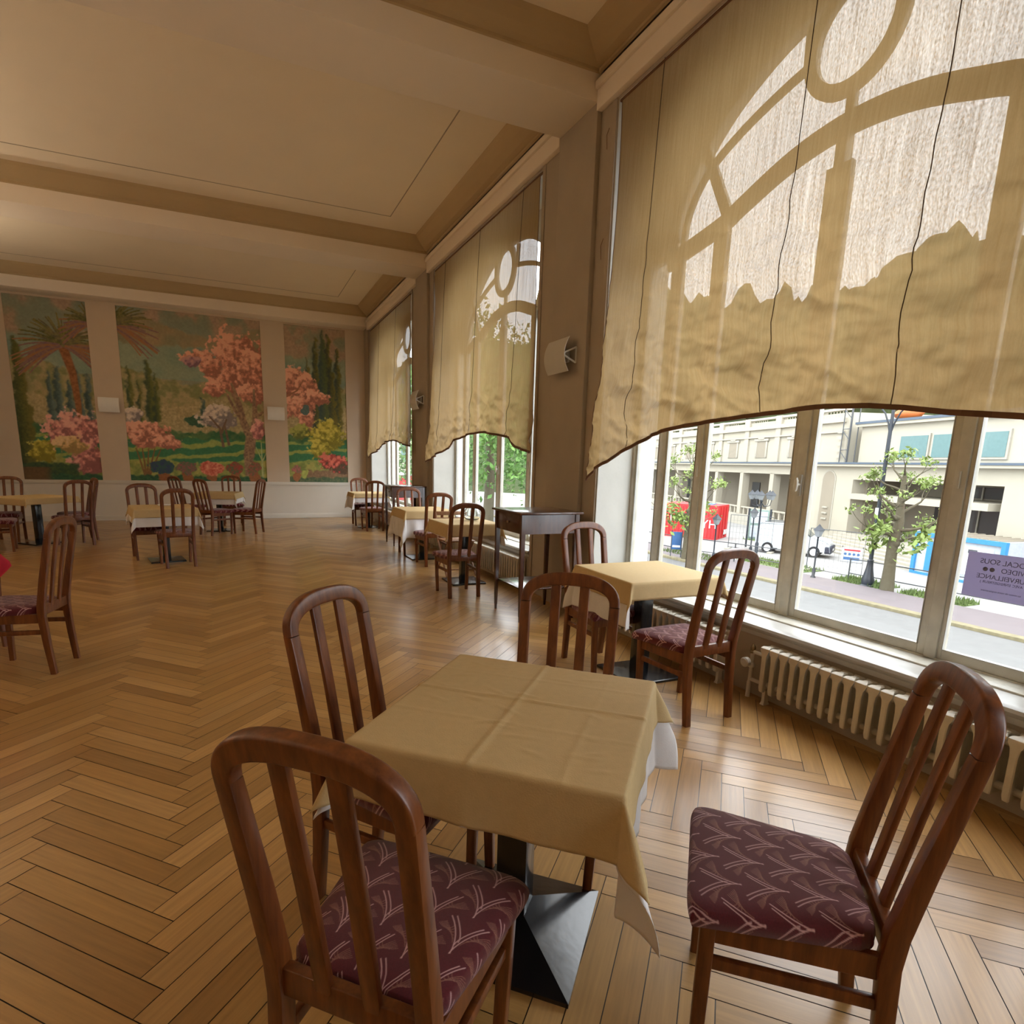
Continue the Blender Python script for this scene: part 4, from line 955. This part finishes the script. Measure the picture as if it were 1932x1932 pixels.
# outer wall of our own building below the windows
mb = MB().box(XF + .20, XF + .26, -6.4, 15.6, GZ, 0); o = mb.build('wall_outside', M['cream'], None); o['kind'] = 'structure'
rg = random.Random(12)
def grass_patch(name, x0, x1, y0, y1, lb, n=700, h=.18):
    m = MB()
    for _ in range(n):
        x, y = rg.uniform(x0, x1), rg.uniform(y0, y1); a = rg.uniform(0, PI); hh = h * rg.uniform(.4, 1.2); w_ = .035
        dx, dy = math.cos(a) * w_, math.sin(a) * w_; lx, ly = rg.uniform(-.06, .06), rg.uniform(-.06, .06)
        m.add([(x - dx, y - dy, GZ), (x + dx, y + dy, GZ), (x + lx, y + ly, GZ + hh + .05)], [(0, 1, 2)])
    m.box(x0, x1, y0, y1, GZ, GZ + .05)
    o = m.build(name, M['grass'], None); tag(o, lb, 'grass', None, 'stuff')
grass_patch('grass_verge', 21.9, 23.2, 14.0, 16.0, 'green verge grass left of the tall lamp post foot')
grass_patch('grass_verge', 21.9, 23.0, 11.2, 13.3, 'green verge grass right of the nearer pollarded tree')
grass_patch('grass_verge', 21.9, 23.6, 17.5, 21.0, 'green verge grass behind the window chair back')
grass_patch('grass_verge', 20.0, 21.4, 21.0, 24.5, 'green verge grass around the farther pollarded tree')
grass_patch('grass_verge', 29.0, 32.0, 24.3, 27.4, 'lawn slope between the red container and the green notice board', 900)

# ---- the long cream building opposite; local frame: +y runs away to the left, +x is into the building
FB = Vector((32.92, 23.496, 0)); FA = math.atan2(.953, .304) - PI / 2
bld = thing('long_building', 'long cream building across the square, with a colonnade, blue cornice and broad steps', 'building', (FB.x, FB.y, 0), FA)
def part(name, mb_, m_, **k): return mb_.build(name, M[m_], bld, **k)
m = MB()
m.box(0, .6, 4.0, 46, 1.15, 1.75)                                   # beam over the colonnade
for k in range(10):
    y = 4.1 + 4.25 * k; m.box(.0, .55, y - .25, y + .25, GZ + .8, 1.2)
part('colonnade', m, 'cream')
m = MB().box(0, .7, 4.0, 46, GZ, GZ + .85); part('plinth_wall', m, 'stone')
m = MB()
for k in range(60): m.box(.1, .25, 4.2 + k * .7, 4.35 + k * .7, GZ + .85, GZ + 1.35)
m.box(.05, .3, 4.0, 46, GZ + 1.35, GZ + 1.45); part('parapet', m, 'cream')
m = MB().box(3.0, 3.3, 4, 46, GZ, 1.3).box(0, 3.3, 3.5, 4.0, GZ, 1.3); part('loggia_wall', m, 'cream2')
for y in (6.9, 15.5, 28.6):
    MB().box(2.93, 3.0, y - .6, y + .6, GZ + .8, .35).build('door', M['dark'], bld)
m = MB().box(.2, 9, 1.2, 46, 1.95, 4.9); m.box(.0, 9, 1.4, 46, 4.35, 4.6).box(.05, 9, 1.4, 46, 3.75, 3.85); part('upper_wall', m, 'cream')
for k in range(10):
    y = 4.1 + 4.25 * k; MB().box(.08, .2, y - .3, y + .3, 2.0, 4.35).build('pilaster', M['cream'], bld)
    yy = y + 2.1
    f = MB().box(.12, .2, yy - .8, yy - .6, 2.3, 3.6).box(.12, .2, yy + .6, yy + .8, 2.3, 3.6).box(.08, .2, yy - .95, yy + .95, 3.5, 3.68).box(.05, .2, yy - .4, yy + .4, 3.62, 3.8).build('window_surround', M['stone'], bld, bevel=.02)
    MB().box(.15, .21, yy - .6, yy + .6, 2.3, 3.5).build('blind_panel', M['cream2'], f)
m = MB()
for k in range(150):
    if k % 15 < 12: m.lathe([(.035, 0), (.07, .12), (.035, .3), (.05, .42)], 6, (.25, 1.6 + k * .285, 4.62))
m.box(.1, .45, 1.4, 46, 5.05, 5.2)
for k in range(10): m.box(.05, .5, 4.1 + 4.25 * k - .35, 4.1 + 4.25 * k + .35, 4.6, 5.22)
part('balustrade', m, 'cream')
# central block
m = MB()
m.box(0, .8, .9, 4.0, GZ, 1.75).box(.5, 9, -9.5, .4, 1.95, 4.0)
m.box(0, .8, -.1, .9, GZ, 1.75)
m.box(0, .8, -9.4, -.1, 1.0, 1.75).box(.0, .8, -14, -9.4, GZ, 1.75).box(0, .8, -40, -14, GZ, 1.75).box(.5, 9, -40, -9.5, 1.95, 4.2)
part('central_block', m, 'cream')
m = MB(); pts = [(-.55, -2.1), (.55, -2.1)] + [(.55 * math.cos(t * PI / 10), .9 + .55 * math.sin(t * PI / 10)) for t in range(11)]
for s0, s1, x0 in ((1.16, 1.0, -.04),):
    a = [(x0, 2.0 + y * s0, (z + .5) * (1.03) - .5) for y, z in pts]; m.loft([a, [(.02, y, z) for _, y, z in a]])
part('niche_frame', m, 'stone')
m = MB(); m.loft([[(x, 2.0 + y, z) for y, z in pts] for x in (-.05, -.041)]); part('niche', m, 'cream2')
for z in (-1.5, -1.15, -.8): MB().box(-.12, -.04, 1.75, 2.2, z, z + .10).build('niche_ledge', M['stone'], bld)
m = MB().box(-.35, 9, -40, 46, 1.75, 1.88); part('cornice', m, 'cream')
m = MB().box(-.40, 9, -40, 46, 1.88, 1.98); part('zinc_cover', m, 'zinc')
m = MB().box(.25, 9, -9.7, .6, 4.0, 4.15); part('roof_edge', m, 'cream')
m = MB().box(.2, 9, -9.75, .65, 4.15, 4.28); part('roof_cover', m, 'zinc')
for y in (-3.62, -5.72, -7.85):
    f = MB().box(.42, .52, y - .98, y + .98, 2.15, 3.45).build('window_surround', M['stone'], bld)
    MB().box(.40, .42, y - .88, y + .88, 2.25, 3.35).build('pane', M['wglass'], f)
# entrance recess with steps
m = MB().box(3.0, 3.3, -9.4, -.1, -2.1, 1.0).box(.8, 3.0, -9.4, -9.2, -2.1, 1.0).box(.8, 3.0, -.3, -.1, -2.1, 1.0); part('entrance_wall', m, 'cream2')
m = MB().box(-.2, 3.0, -9.0, -.1, -.10, .22); part('canopy', m, 'cream')
m = MB().box(2.9, 3.0, -8.6, -3.2, .30, .85).box(2.9, 3.0, -8.2, -2.9, -2.0, -.25); part('entrance_glazing', m, 'dark')
for y in (-7.0, -5.6, -4.2): MB().box(2.85, 2.9, y - .04, y + .04, -2.0, .85).build('glazing_bar', M['stone'], bld)
m = MB()
for k in range(7): m.box(-.4 * (7 - k), 3, -10.5, .2, GZ, GZ + .115 * (k + 1))
part('steps', m, 'stone')
for y in (-8.9, -6.0):
    MB().tube([(-2.9, y, GZ), (-2.9, y, GZ + .95), (-.3, y, -1.2), (-.3, y, -2.1)], .03, 6).build('stair_rail', M['wht'], bld)
m = MB().box(.0, .05, -16.5, -12.0, -2.5, .6); part('side_opening', m, 'cream2')
for k in range(5): MB().box(-.05, .0, 1.35, 1.75, 2.25 + k * .36, 2.45 + k * .36).build('quoin', M['stone'], bld)
# scaffold tower against the wall
sc = thing('scaffold_tower', 'narrow grey scaffold tower on the roof step beside the windows of the cream building', 'scaffold', (FB.x, FB.y, 0), FA)
for y in (.55, 1.15):
    for x in (-.15, .35): MB().tube([(x, y, 1.98), (x, y, 5.3)], .03, 6).build('pole', M['rail'], sc)
for k in range(6):
    z = 2.1 + k * .6; MB().tube([(-.15, .55, z), (-.15, 1.15, z + (.0 if k % 2 else .5))], .025, 6).build('brace', M['rail'], sc)
o = MB().blob((0, 0, .35), .42, 6, 1, 1.9, .8, .10).build('covered_load', M['orange'], None, smooth=60, loc=tuple(FB + Matrix.Rotation(FA, 3, 'Z') @ Vector((1.3, -1.9, 4.25))))
tag(o, 'orange bundle on the roof edge of the cream building', 'bundle')

# ---- red container
cr = thing('shipping_container', 'bright red shipping container with white letters, in front of the colonnade', 'container', (26.71, 27.32, GZ), math.radians(31))
# local: near corner at origin, doors run +x, long side runs +y
m = MB().box(0, 2.45, 0, 3.4, 0, 2.1)
for k in range(16): m.box(-.03, 0, .15 + k * .2, .25 + k * .2, .12, 1.98)
m.build('body', M['cred'], cr)
for x in (.6, 1.2, 1.85): MB().tube([(x, -.03, .1), (x, -.03, 2.0)], .025, 6).build('lock_rod', M['cred'], cr)
def letters(s_, size, parent, loc, rot, m_, ex=.005):
    cu = bpy.data.curves.new('lettering', 'FONT'); cu.body = s_; cu.size = size; cu.extrude = ex
    t = bpy.data.objects.new('lettering', cu); COL.objects.link(t); dg = bpy.context.evaluated_depsgraph_get(); me = bpy.data.meshes.new_from_object(t.evaluated_get(dg)); bpy.data.objects.remove(t)
    o = link('lettering', me, M[m_], parent, loc); o.rotation_euler = rot; return o
for ch_, y_, z_ in (('M', 2.95, .95), ('W', 2.20, .92), ('YH', .95, .72)): letters(ch_, .72, cr, (-.045, y_, z_), (PI / 2, 0, -PI / 2), 'wht')
MB().box(1.5, 2.2, -.05, -.03, .25, .55).build('door_label', M['wht'], cr)
MB().box(.9, 1.7, .6, 1.6, 2.1, 2.14).build('roof_tarp', M['cblue'], cr)

# ---- blue and white site cabin
cb = thing('site_cabin', 'white site cabin with bright blue frame at the right, behind the window notice', 'cabin', (27.40, 16.10, GZ), math.radians(-9.3))
L_, Wd, Hc = 3.6, 2.1, 1.83
MB().box(0, Wd, -L_, 0, .05, Hc).build('body', M['cwhite'], cb)
for x in (0, Wd):
    for y in (0, -L_): MB().box(x - .10, x + .06, y - .06, y + .10, 0, Hc + .02).build('corner_post', M['cblue'], cb)
MB().box(-.1, .02, -L_ + .1, -.06, Hc - .16, Hc + .02).box(-.1, .02, -L_ + .1, -.06, 0, .12).box(-.02, Wd, -.02, .08, Hc - .16, Hc + .02).build('frame_rail', M['cblue'], cb)
MB().box(-.03, 0, -3.2, -1.7, .35, 1.5).build('panel', M['wht'], cb); MB().box(-.05, -.03, -2.6, -2.25, 1.25, 1.4).build('name_plate', M['rail'], cb)
MB().box(-.05, 0, -1.1, -.5, .2, 1.5).build('window', M['cblue'], cb)
rr = MB()
for k in range(10): rr.box(0, Wd, -.25 - k * .34, -.15 - k * .34, Hc, Hc + .05)
rr.build('roof_ribs', M['cream2'], cb)

# ---- white van with dark bumper
vn = thing('van', 'small white van parked before the steps, roof rack on top', 'van', (26.75, 21.85, GZ), math.radians(-60))
vn.scale = (.87, .87, .92)
# local +x forward
def carprofile(w_):
    return [(-2.0, .35), (-2.02, .9), (-1.95, 1.55), (-1.75, 1.72), (.0, 1.74), (.35, 1.66), (.95, 1.12), (1.75, .98), (2.0, .80), (2.08, .35)]
m = MB(); rings = []
for y, s_ in ((-.80, .94), (-.84, 1), (.84, 1), (.80, .94)):
    rings.append([(x * (1 - (1 - s_) * .3), y * (1 if z < 1.1 else .90), .35 + (z - .35) * (1 - (1 - s_) * .3)) for x, z in carprofile(1)])
m.loft(rings); m.build('body', M['van'], vn, smooth=30)
MB().box(1.78, 2.14, -.82, .82, .28, .68).build('bumper', M['carbumper'], vn, bevel=.06)
for sg in (-1, 1):
    MB().add([(-.05, sg * .80, 1.12), (.88, sg * .815, 1.12), (.35, sg * .775, 1.58), (-.02, sg * .77, 1.60)], [(0, 1, 2, 3)]).build('side_window', M['carglass'], vn)
    MB().tube([(-1.6, sg * .55, 1.80), (.0, sg * .55, 1.82)], .03, 6).build('roof_bar', M['rail'], vn)
    for x in (-1.28, 1.25):
        wv_ = MB(); wv_.tube([(x, sg * .70, .32), (x, sg * .86, .32)], .32, 18); w_o = wv_.build('wheel', M['tyre'], vn, smooth=30)
        MB().tube([(x, sg * .85, .32), (x, sg * .875, .32)], .20, 12).build('hubcap', M['wht'], w_o)
MB().add([(.40, -.70, 1.62), (.40, .70, 1.62), (.97, .78, 1.13), (.97, -.78, 1.13)], [(0, 1, 2, 3)]).build('windscreen', M['carglass'], vn).location = (.02, 0, .02)
MB().box(2.14, 2.15, -.25, .25, .42, .53).build('number_plate', M['wht'], vn)

# ---- pollarded trees
def limb(m, p, d, L, r, depth, tips, rg):
    pts = [Vector(p)]; rs = [r]; d = Vector(d).normalized()
    for k in range(4):
        d = (d + Vector((rg.uniform(-.22, .22), rg.uniform(-.22, .22), rg.uniform(-.1, .22)))).normalized(); pts.append(pts[-1] + d * L / 4); rs.append(r * (1 - .13 * (k + 1)))
    m.tube(pts, rs, 7)
    if depth == 0: m.blob(tuple(pts[-1]), r * 1.5, 4, jit=.2); tips.append(pts[-1]); return
    for _ in range(rg.choice((2, 2, 3))):
        nd = (d + Vector((rg.uniform(-.8, .8), rg.uniform(-.8, .8), rg.uniform(-.15, .75)))).normalized(); limb(m, pts[-1], nd, L * .62, rs[-1] * .72, depth - 1, tips, rg)
def leaves(m, c, n, R, sz, rg, drop=0):
    for _ in range(n):
        p = Vector(c) + Vector((rg.gauss(0, R), rg.gauss(0, R), rg.gauss(0, R) - drop)); a = Vector((rg.uniform(-1, 1), rg.uniform(-1, 1), rg.uniform(-1, 1))).normalized(); b = a.cross(Vector((rg.uniform(-1, 1), rg.uniform(-1, 1), rg.uniform(-1, 1)))).normalized(); s_ = sz * rg.uniform(.5, 1.2)
        m.add([p - a * s_, p + b * s_ * .5, p + a * s_, p - b * s_ * .5], [(0, 1, 2, 3)])
def pollard(x, y, h, lb, seed, spread):
    rg = random.Random(seed); t = thing('pollarded_tree', lb, 'tree', (x, y, GZ), 0, 'pollarded trees along the pavement')
    m = MB(); tips = []
    m.tube([(0, 0, 0), (.02, .03, h * .2), (-.03, .02, h * .38), (.05, -.05, h * .55), (.02, 0, h * .72), (.05, .02, h * .9)], [.24, .19, .17, .15, .11, .07], 10)
    for k in range(13):
        a = k * 2.4 + rg.uniform(-.3, .3); z = h * (.40 + .55 * k / 13); L = spread * (1.0 - .6 * k / 13) * rg.uniform(.8, 1.1)
        limb(m, (.0, 0, z), (math.cos(a), math.sin(a), .12 + .5 * k / 13), L * .62, .075 * (1 - .4 * k / 13), 2, tips, rg)
    for k in range(5): m.blob((0, 0, h * (.38 + .1 * k)), .19 - .02 * k, 5, 1, 1, 1, .2)
    m.build('trunk', M['bark'], t, smooth=60)
    lf = MB()
    for p in tips:
        leaves(lf, p, 14, .10, .085, rg)
    for k in range(8):
        a = rg.uniform(0, 6.3); leaves(lf, (math.cos(a) * spread * .45, math.sin(a) * spread * .45, h * rg.uniform(.36, .6)), 40, .17, .14, rg, .1)
    leaves(lf, (0, 0, h * .4), 70, .28, .12, rg)
    lf.build('leaves', M['leaf'], t)
pollard(21.94, 13.70, 4.75, 'nearer pollarded tree with fresh green leaves, right beside the tall lamp post', 4, 1.75)
pollard(19.40, 21.61, 4.9, 'farther pollarded tree, half hidden behind the window post before the red container', 9, 2.0)

# ---- lamps
def lantern(m_parts, parent, x, y, z, s_=1.0):
    MB().loft([[(x + a * r, y + b * r, z + zz) for a, b in ((-1, -1), (1, -1), (1, 1), (-1, 1))] for zz, r in ((0, .07 * s_), (.26 * s_, .13 * s_))]).build('lantern_glass', M['lglass'], parent)
    MB().loft([[(x + a * r, y + b * r, z + zz) for a, b in ((-1, -1), (1, -1), (1, 1), (-1, 1))] for zz, r in ((.26 * s_, .16 * s_), (.36 * s_, .09 * s_), (.42 * s_, .05 * s_), (.50 * s_, .012 * s_))]).build('lantern_roof', M['lampm'], parent)
t = thing('lamp_post', 'tall dark lamp post with a bell-shaped foot and splayed arms, before the tree', 'lamp post', (22.07, 14.54, GZ))
MB().lathe([(.26, 0), (.26, .06), (.20, .12), (.22, .28), (.19, .40), (.125, .75), (.10, 1.0), (.115, 1.05), (.075, 1.1)], 20).build('foot', M['lampm'], t, smooth=40)
MB().tube([(0, 0, 1.0), (0, 0, 5.6), (0, 0, 6.9), (0, 0, 8.2)], [.075, .065, .05, .045], 14).build('pole', M['lampm'], t, smooth=40)
for sg in (-1, 1): MB().tube([(0, 0, 5.7), (0, sg * .10, 6.1), (0, sg * .28, 6.5), (0, sg * .60, 6.85), (0, sg * 1.0, 6.98)], .03, 8).build('arm', M['lampm'], t, smooth=40)
MB().box(-.09, -.075, -.06, .06, 2.75, 3.05).build('sticker', M['wht'], t)
def small_lamp(x, y, h, lb):
    t = thing('garden_lamp', lb, 'lamp post', (x, y, GZ), 0, 'short lantern posts on the square')
    MB().lathe([(.12, 0), (.10, .1), (.06, .16), (.075, .4), (.035, .5), (.03, h - .55), (.06, h - .5)], 10).build('pole', M['lampm'], t, smooth=40); lantern(None, t, 0, 0, h - .5)
small_lamp(21.39, 16.36, 2.25, 'short lantern post in front of the van bonnet')
small_lamp(20.2, 20.7, 2.3, 'short lantern post in front of the red container end')
t = thing('candelabra_lamp', 'lamp post carrying a ring of five lanterns, between the red container and the van', 'lamp post', (23.70, 21.45, GZ))
MB().lathe([(.16, 0), (.12, .12), (.07, .2), (.09, .7), (.045, .8), (.035, 2.75), (.07, 2.8), (.03, 3.0)], 10).build('pole', M['lampm'], t, smooth=40)
for k in range(5):
    a = k * 2 * PI / 5; c, s_ = math.cos(a), math.sin(a)
    MB().tube([(0, 0, 2.75), (c * .18, s_ * .18, 2.55), (c * .42, s_ * .42, 2.62), (c * .48, s_ * .48, 2.9)], .018, 6).build('arm', M['lampm'], t); lantern(None, t, c * .48, s_ * .48, 2.9, .9)
small_lamp(23.9, 22.0, 2.45, 'short lantern post just behind the five-lantern lamp')

# ---- railing, notice boards
def railing(pts, lb):
    t = thing('railing', lb, 'railing', (pts[0][0], pts[0][1], GZ), 0, 'grey pipe railings along the pavement'); b = Vector((pts[0][0], pts[0][1]))
    for p in pts: MB().tube([(p[0] - b.x, p[1] - b.y, 0), (p[0] - b.x, p[1] - b.y, .95)], .03, 6).build('post', M['rail'], t)
    for z in (.93, .35): MB().tube([(p[0] - b.x, p[1] - b.y, z) for p in pts], .022, 6).build('rail', M['rail'], t)
railing([(22.6, 6.5), (22.55, 9.5), (22.5, 12.4), (22.45, 15.6)], 'pipe railing running past the tall lamp post and the nearer tree')
railing([(21.8, 17.6), (21.2, 20.4), (20.4, 22.9), (20.0, 26.0)], 'pipe railing running past the farther tree and the red container')
def fence(x, y, a, lb):
    t = thing('wire_fence_panel', lb, 'fence', (x, y, GZ), a, 'site fence panels')
    MB().tube([(0, 0, .05), (0, 0, 1.9), (2.2, 0, 1.9), (2.2, 0, .05), (0, 0, .15)], .02, 6).build('frame', M['rail'], t)
    m = MB()
    for k in range(1, 12): m.tube([(k * .18, 0, .1), (k * .18, 0, 1.9)], .004, 3)
    for k in range(1, 6): m.tube([(0, 0, k * .32), (2.2, 0, k * .32)], .004, 3)
    m.build('wire_mesh', M['rail'], t)
    for x in (0, 2.2): MB().box(x - .12, x + .12, -.3, .3, 0, .1).build('foot', M['stone'], t)
fence(24.6, 24.2, math.radians(-62), 'wire site fence panel in front of the red container')
fence(22.9, 17.9, math.radians(-75), 'wire site fence panel behind the lantern post by the van')
t = thing('notice_board', 'tall pale green notice board left of the van', 'sign', (26.6, 24.1, GZ), math.radians(-55))
MB().box(-.5, .5, -.04, .04, .5, 2.15).build('board', M['gren'], t, bevel=.02)
for x in (-.56, .56): MB().tube([(x, 0, 0), (x, 0, 2.2)], .05, 8).build('post', M['lampm'], t)
for z in (.62, 1.4): MB().box(-.42, .42, -.05, -.04, z, z + .65).build('notice', M['cwhite'], t)
t = thing('poster_stand', 'small blue poster stand beside the farther pollarded tree', 'sign', (19.35, 22.3, GZ), math.radians(-42))
MB().box(-.22, .22, -.02, .02, .45, 1.3).build('poster', M['blu'], t, bevel=.01)
for x in (-.24, .24): MB().tube([(x, 0, 0), (x, 0, 1.38)], .025, 6).build('post', M['rail'], t)
MB().box(-.18, .18, -.025, -.02, .55, .65).build('poster_text', M['wht'], t)
t = thing('site_notice', 'white and blue site notice on the ground in front of the steps', 'sign', (27.2, 18.88, GZ), math.radians(-66))
MB().box(-.45, .45, -.01, .01, .05, .72).build('board', M['cwhite'], t)
MB().box(-.34, .34, -.02, -.01, .14, .27).build('blue_band', M['blu'], t)
for k in range(4): MB().tube([(-.28 + .185 * k, -.012, .42), (-.28 + .185 * k, -.022, .42)], .06, 12).build('pictogram', M['blu'], t)
MB().box(-.34, .34, -.02, -.01, .58, .65).build('red_band', M['cred'], t)
for x in (-.44, .44): MB().tube([(x, .02, 0), (x, .02, .8)], .02, 6).build('post', M['rail'], t)

# ---- wooded hills and distant roofs (seen as silhouettes through the curtains)
def ridge(name, lb, pts, depth, base=GZ):
    """pts: (x, y, crest height)"""
    m = MB(); rings = []; P = [Vector(p) for p in pts]; out = []
    for i in range(len(P) - 1):
        for k in range(14): out.append(P[i].lerp(P[i + 1], k / 14))
    for i, p in enumerate(out):
        d = Vector((p.x, p.y, 0)).normalized(); b = random.Random(i * 7 + len(name)).uniform(-.9, .9) + 1.2 * math.sin(i * .9)
        rings.append([tuple(p * 1 + d * (-depth) + Vector((0, 0, base - p.z))), tuple(Vector((p.x, p.y, 0)) - d * depth * .5 + Vector((0, 0, base + (p.z - base) * .6 + b * .5))), tuple(Vector((p.x, p.y, 0)) - d * depth * .15 + Vector((0, 0, p.z * .92 + b))), (p.x, p.y, p.z + b), tuple(p + d * depth + Vector((0, 0, base - p.z)))])
    m.loft(rings, False, False); o = m.build(name, M['hill'], None, smooth=60); o['kind'] = 'structure'; return o
ridge('hillside', '', [(20, 118, 17), (40, 104, 22), (58, 86, 24), (67, 77, 27), (74, 68, 27), (78, 62, 25), (83, 57, 27), (86, 50, 30), (89, 46, 27), (95, 30, 22), (100, 8, 16), (100, -30, 12)], 22)
tr = MB(); rgx = random.Random(5)
for k in range(60):
    t_ = k / 59; a = math.radians(58 - 36 * t_); R_ = 84 + rgx.uniform(-4, 4); x, y = R_ * math.cos(a), R_ * math.sin(a)
    hz = 20 + 3.5 * math.sin(t_ * 9 + 1) + rgx.uniform(-2, 2)
    if rgx.random() < .35: tr.lathe([(.1, -12), (3.2, -9), (2.9, -3), (1.9, .5), (.6, 2.4), (.05, 3.0)], 8, (x, y, hz))
    else: tr.blob((x, y, hz - 2), rgx.uniform(2.2, 4), 6, jit=.15)
o = tr.build('hill_trees', M['hill'], None, smooth=60); tag(o, 'dark treetops along the hill crest, seen faintly through the curtain', 'trees', None, 'stuff')
def bigtree(x, y, r, h, lb, seed, mm='leafd'):
    rg = random.Random(seed); t = thing('leafy_tree', lb, 'tree', (x, y, GZ), 0, 'leafy trees outside the far windows')
    MB().tube([(0, 0, 0), (.1, 0, h * .3), (0, .1, h * .6)], [.35, .28, .15], 10).build('trunk', M['bark'], t, smooth=60)
    lf = MB()
    for k in range(46):
        a, b = rg.uniform(0, 6.3), rg.uniform(-.9, 1); q_ = math.sqrt(1 - b * b) * rg.uniform(.6, 1); leaves(lf, (r * q_ * math.cos(a), r * q_ * math.sin(a), h * .62 + b * h * .40), 110, r * .17, .20, rg)
    lf.build('foliage', M[mm], t)
bigtree(13.5, 32.0, 3.4, 11.5, 'leafy green tree filling the middle window panes', 3)
bigtree(20.0, 38.0, 4.2, 13, 'broad leafy tree further right behind the middle window', 8)
bigtree(14.5, 47.0, 3.6, 11, 'leafy tree at the right edge of the farthest window', 14)
nb = thing('white_house', 'white house with grey shutters and a red shop front, seen through the farthest window', 'building', (14.0, 62.0, GZ), math.radians(-12))
MB().box(-6, 6, 0, 8, 0, 11).build('wall', M['cream'], nb)
for x in (-4.6, -2.4, -.2, 2.0, 4.2):
    for z in (4.2, 7.2): MB().box(x, x + 1.0, -.05, 0, z, z + 1.7).build('window', M['wglass'], nb)
MB().box(-5.5, 5.5, -.1, 0, .2, 2.7).build('shop_front', M['cred'], nb)
MB().box(-5.5, 5.5, -.5, 0, 2.8, 3.2).build('awning', M['wht'], nb)
MB().loft([[(-6.4, -.4, 11), (6.4, -.4, 11), (6.4, 8.4, 11), (-6.4, 8.4, 11)], [(-4, 3.6, 13.4), (4, 3.6, 13.4), (4, 4.4, 13.4), (-4, 4.4, 13.4)]]).build('roof', M['zinc'], nb)
cr2 = copy_tree(vn); cr2.location = (14.9, 30.2, GZ); cr2.rotation_euler = (0, 0, math.radians(70)); cr2['label'] = 'small car seen through the middle window below the tree'; cr2['category'] = 'car'; cr2.name = 'car'
t = MB().box(-3, 3, -.15, .15, 0, 1.6).build('low_wall', M['cream2'], None, loc=(15.6, 27.5, GZ)); t.rotation_euler = (0, 0, -.1); tag(t, 'low tan wall outside the middle window', 'wall')
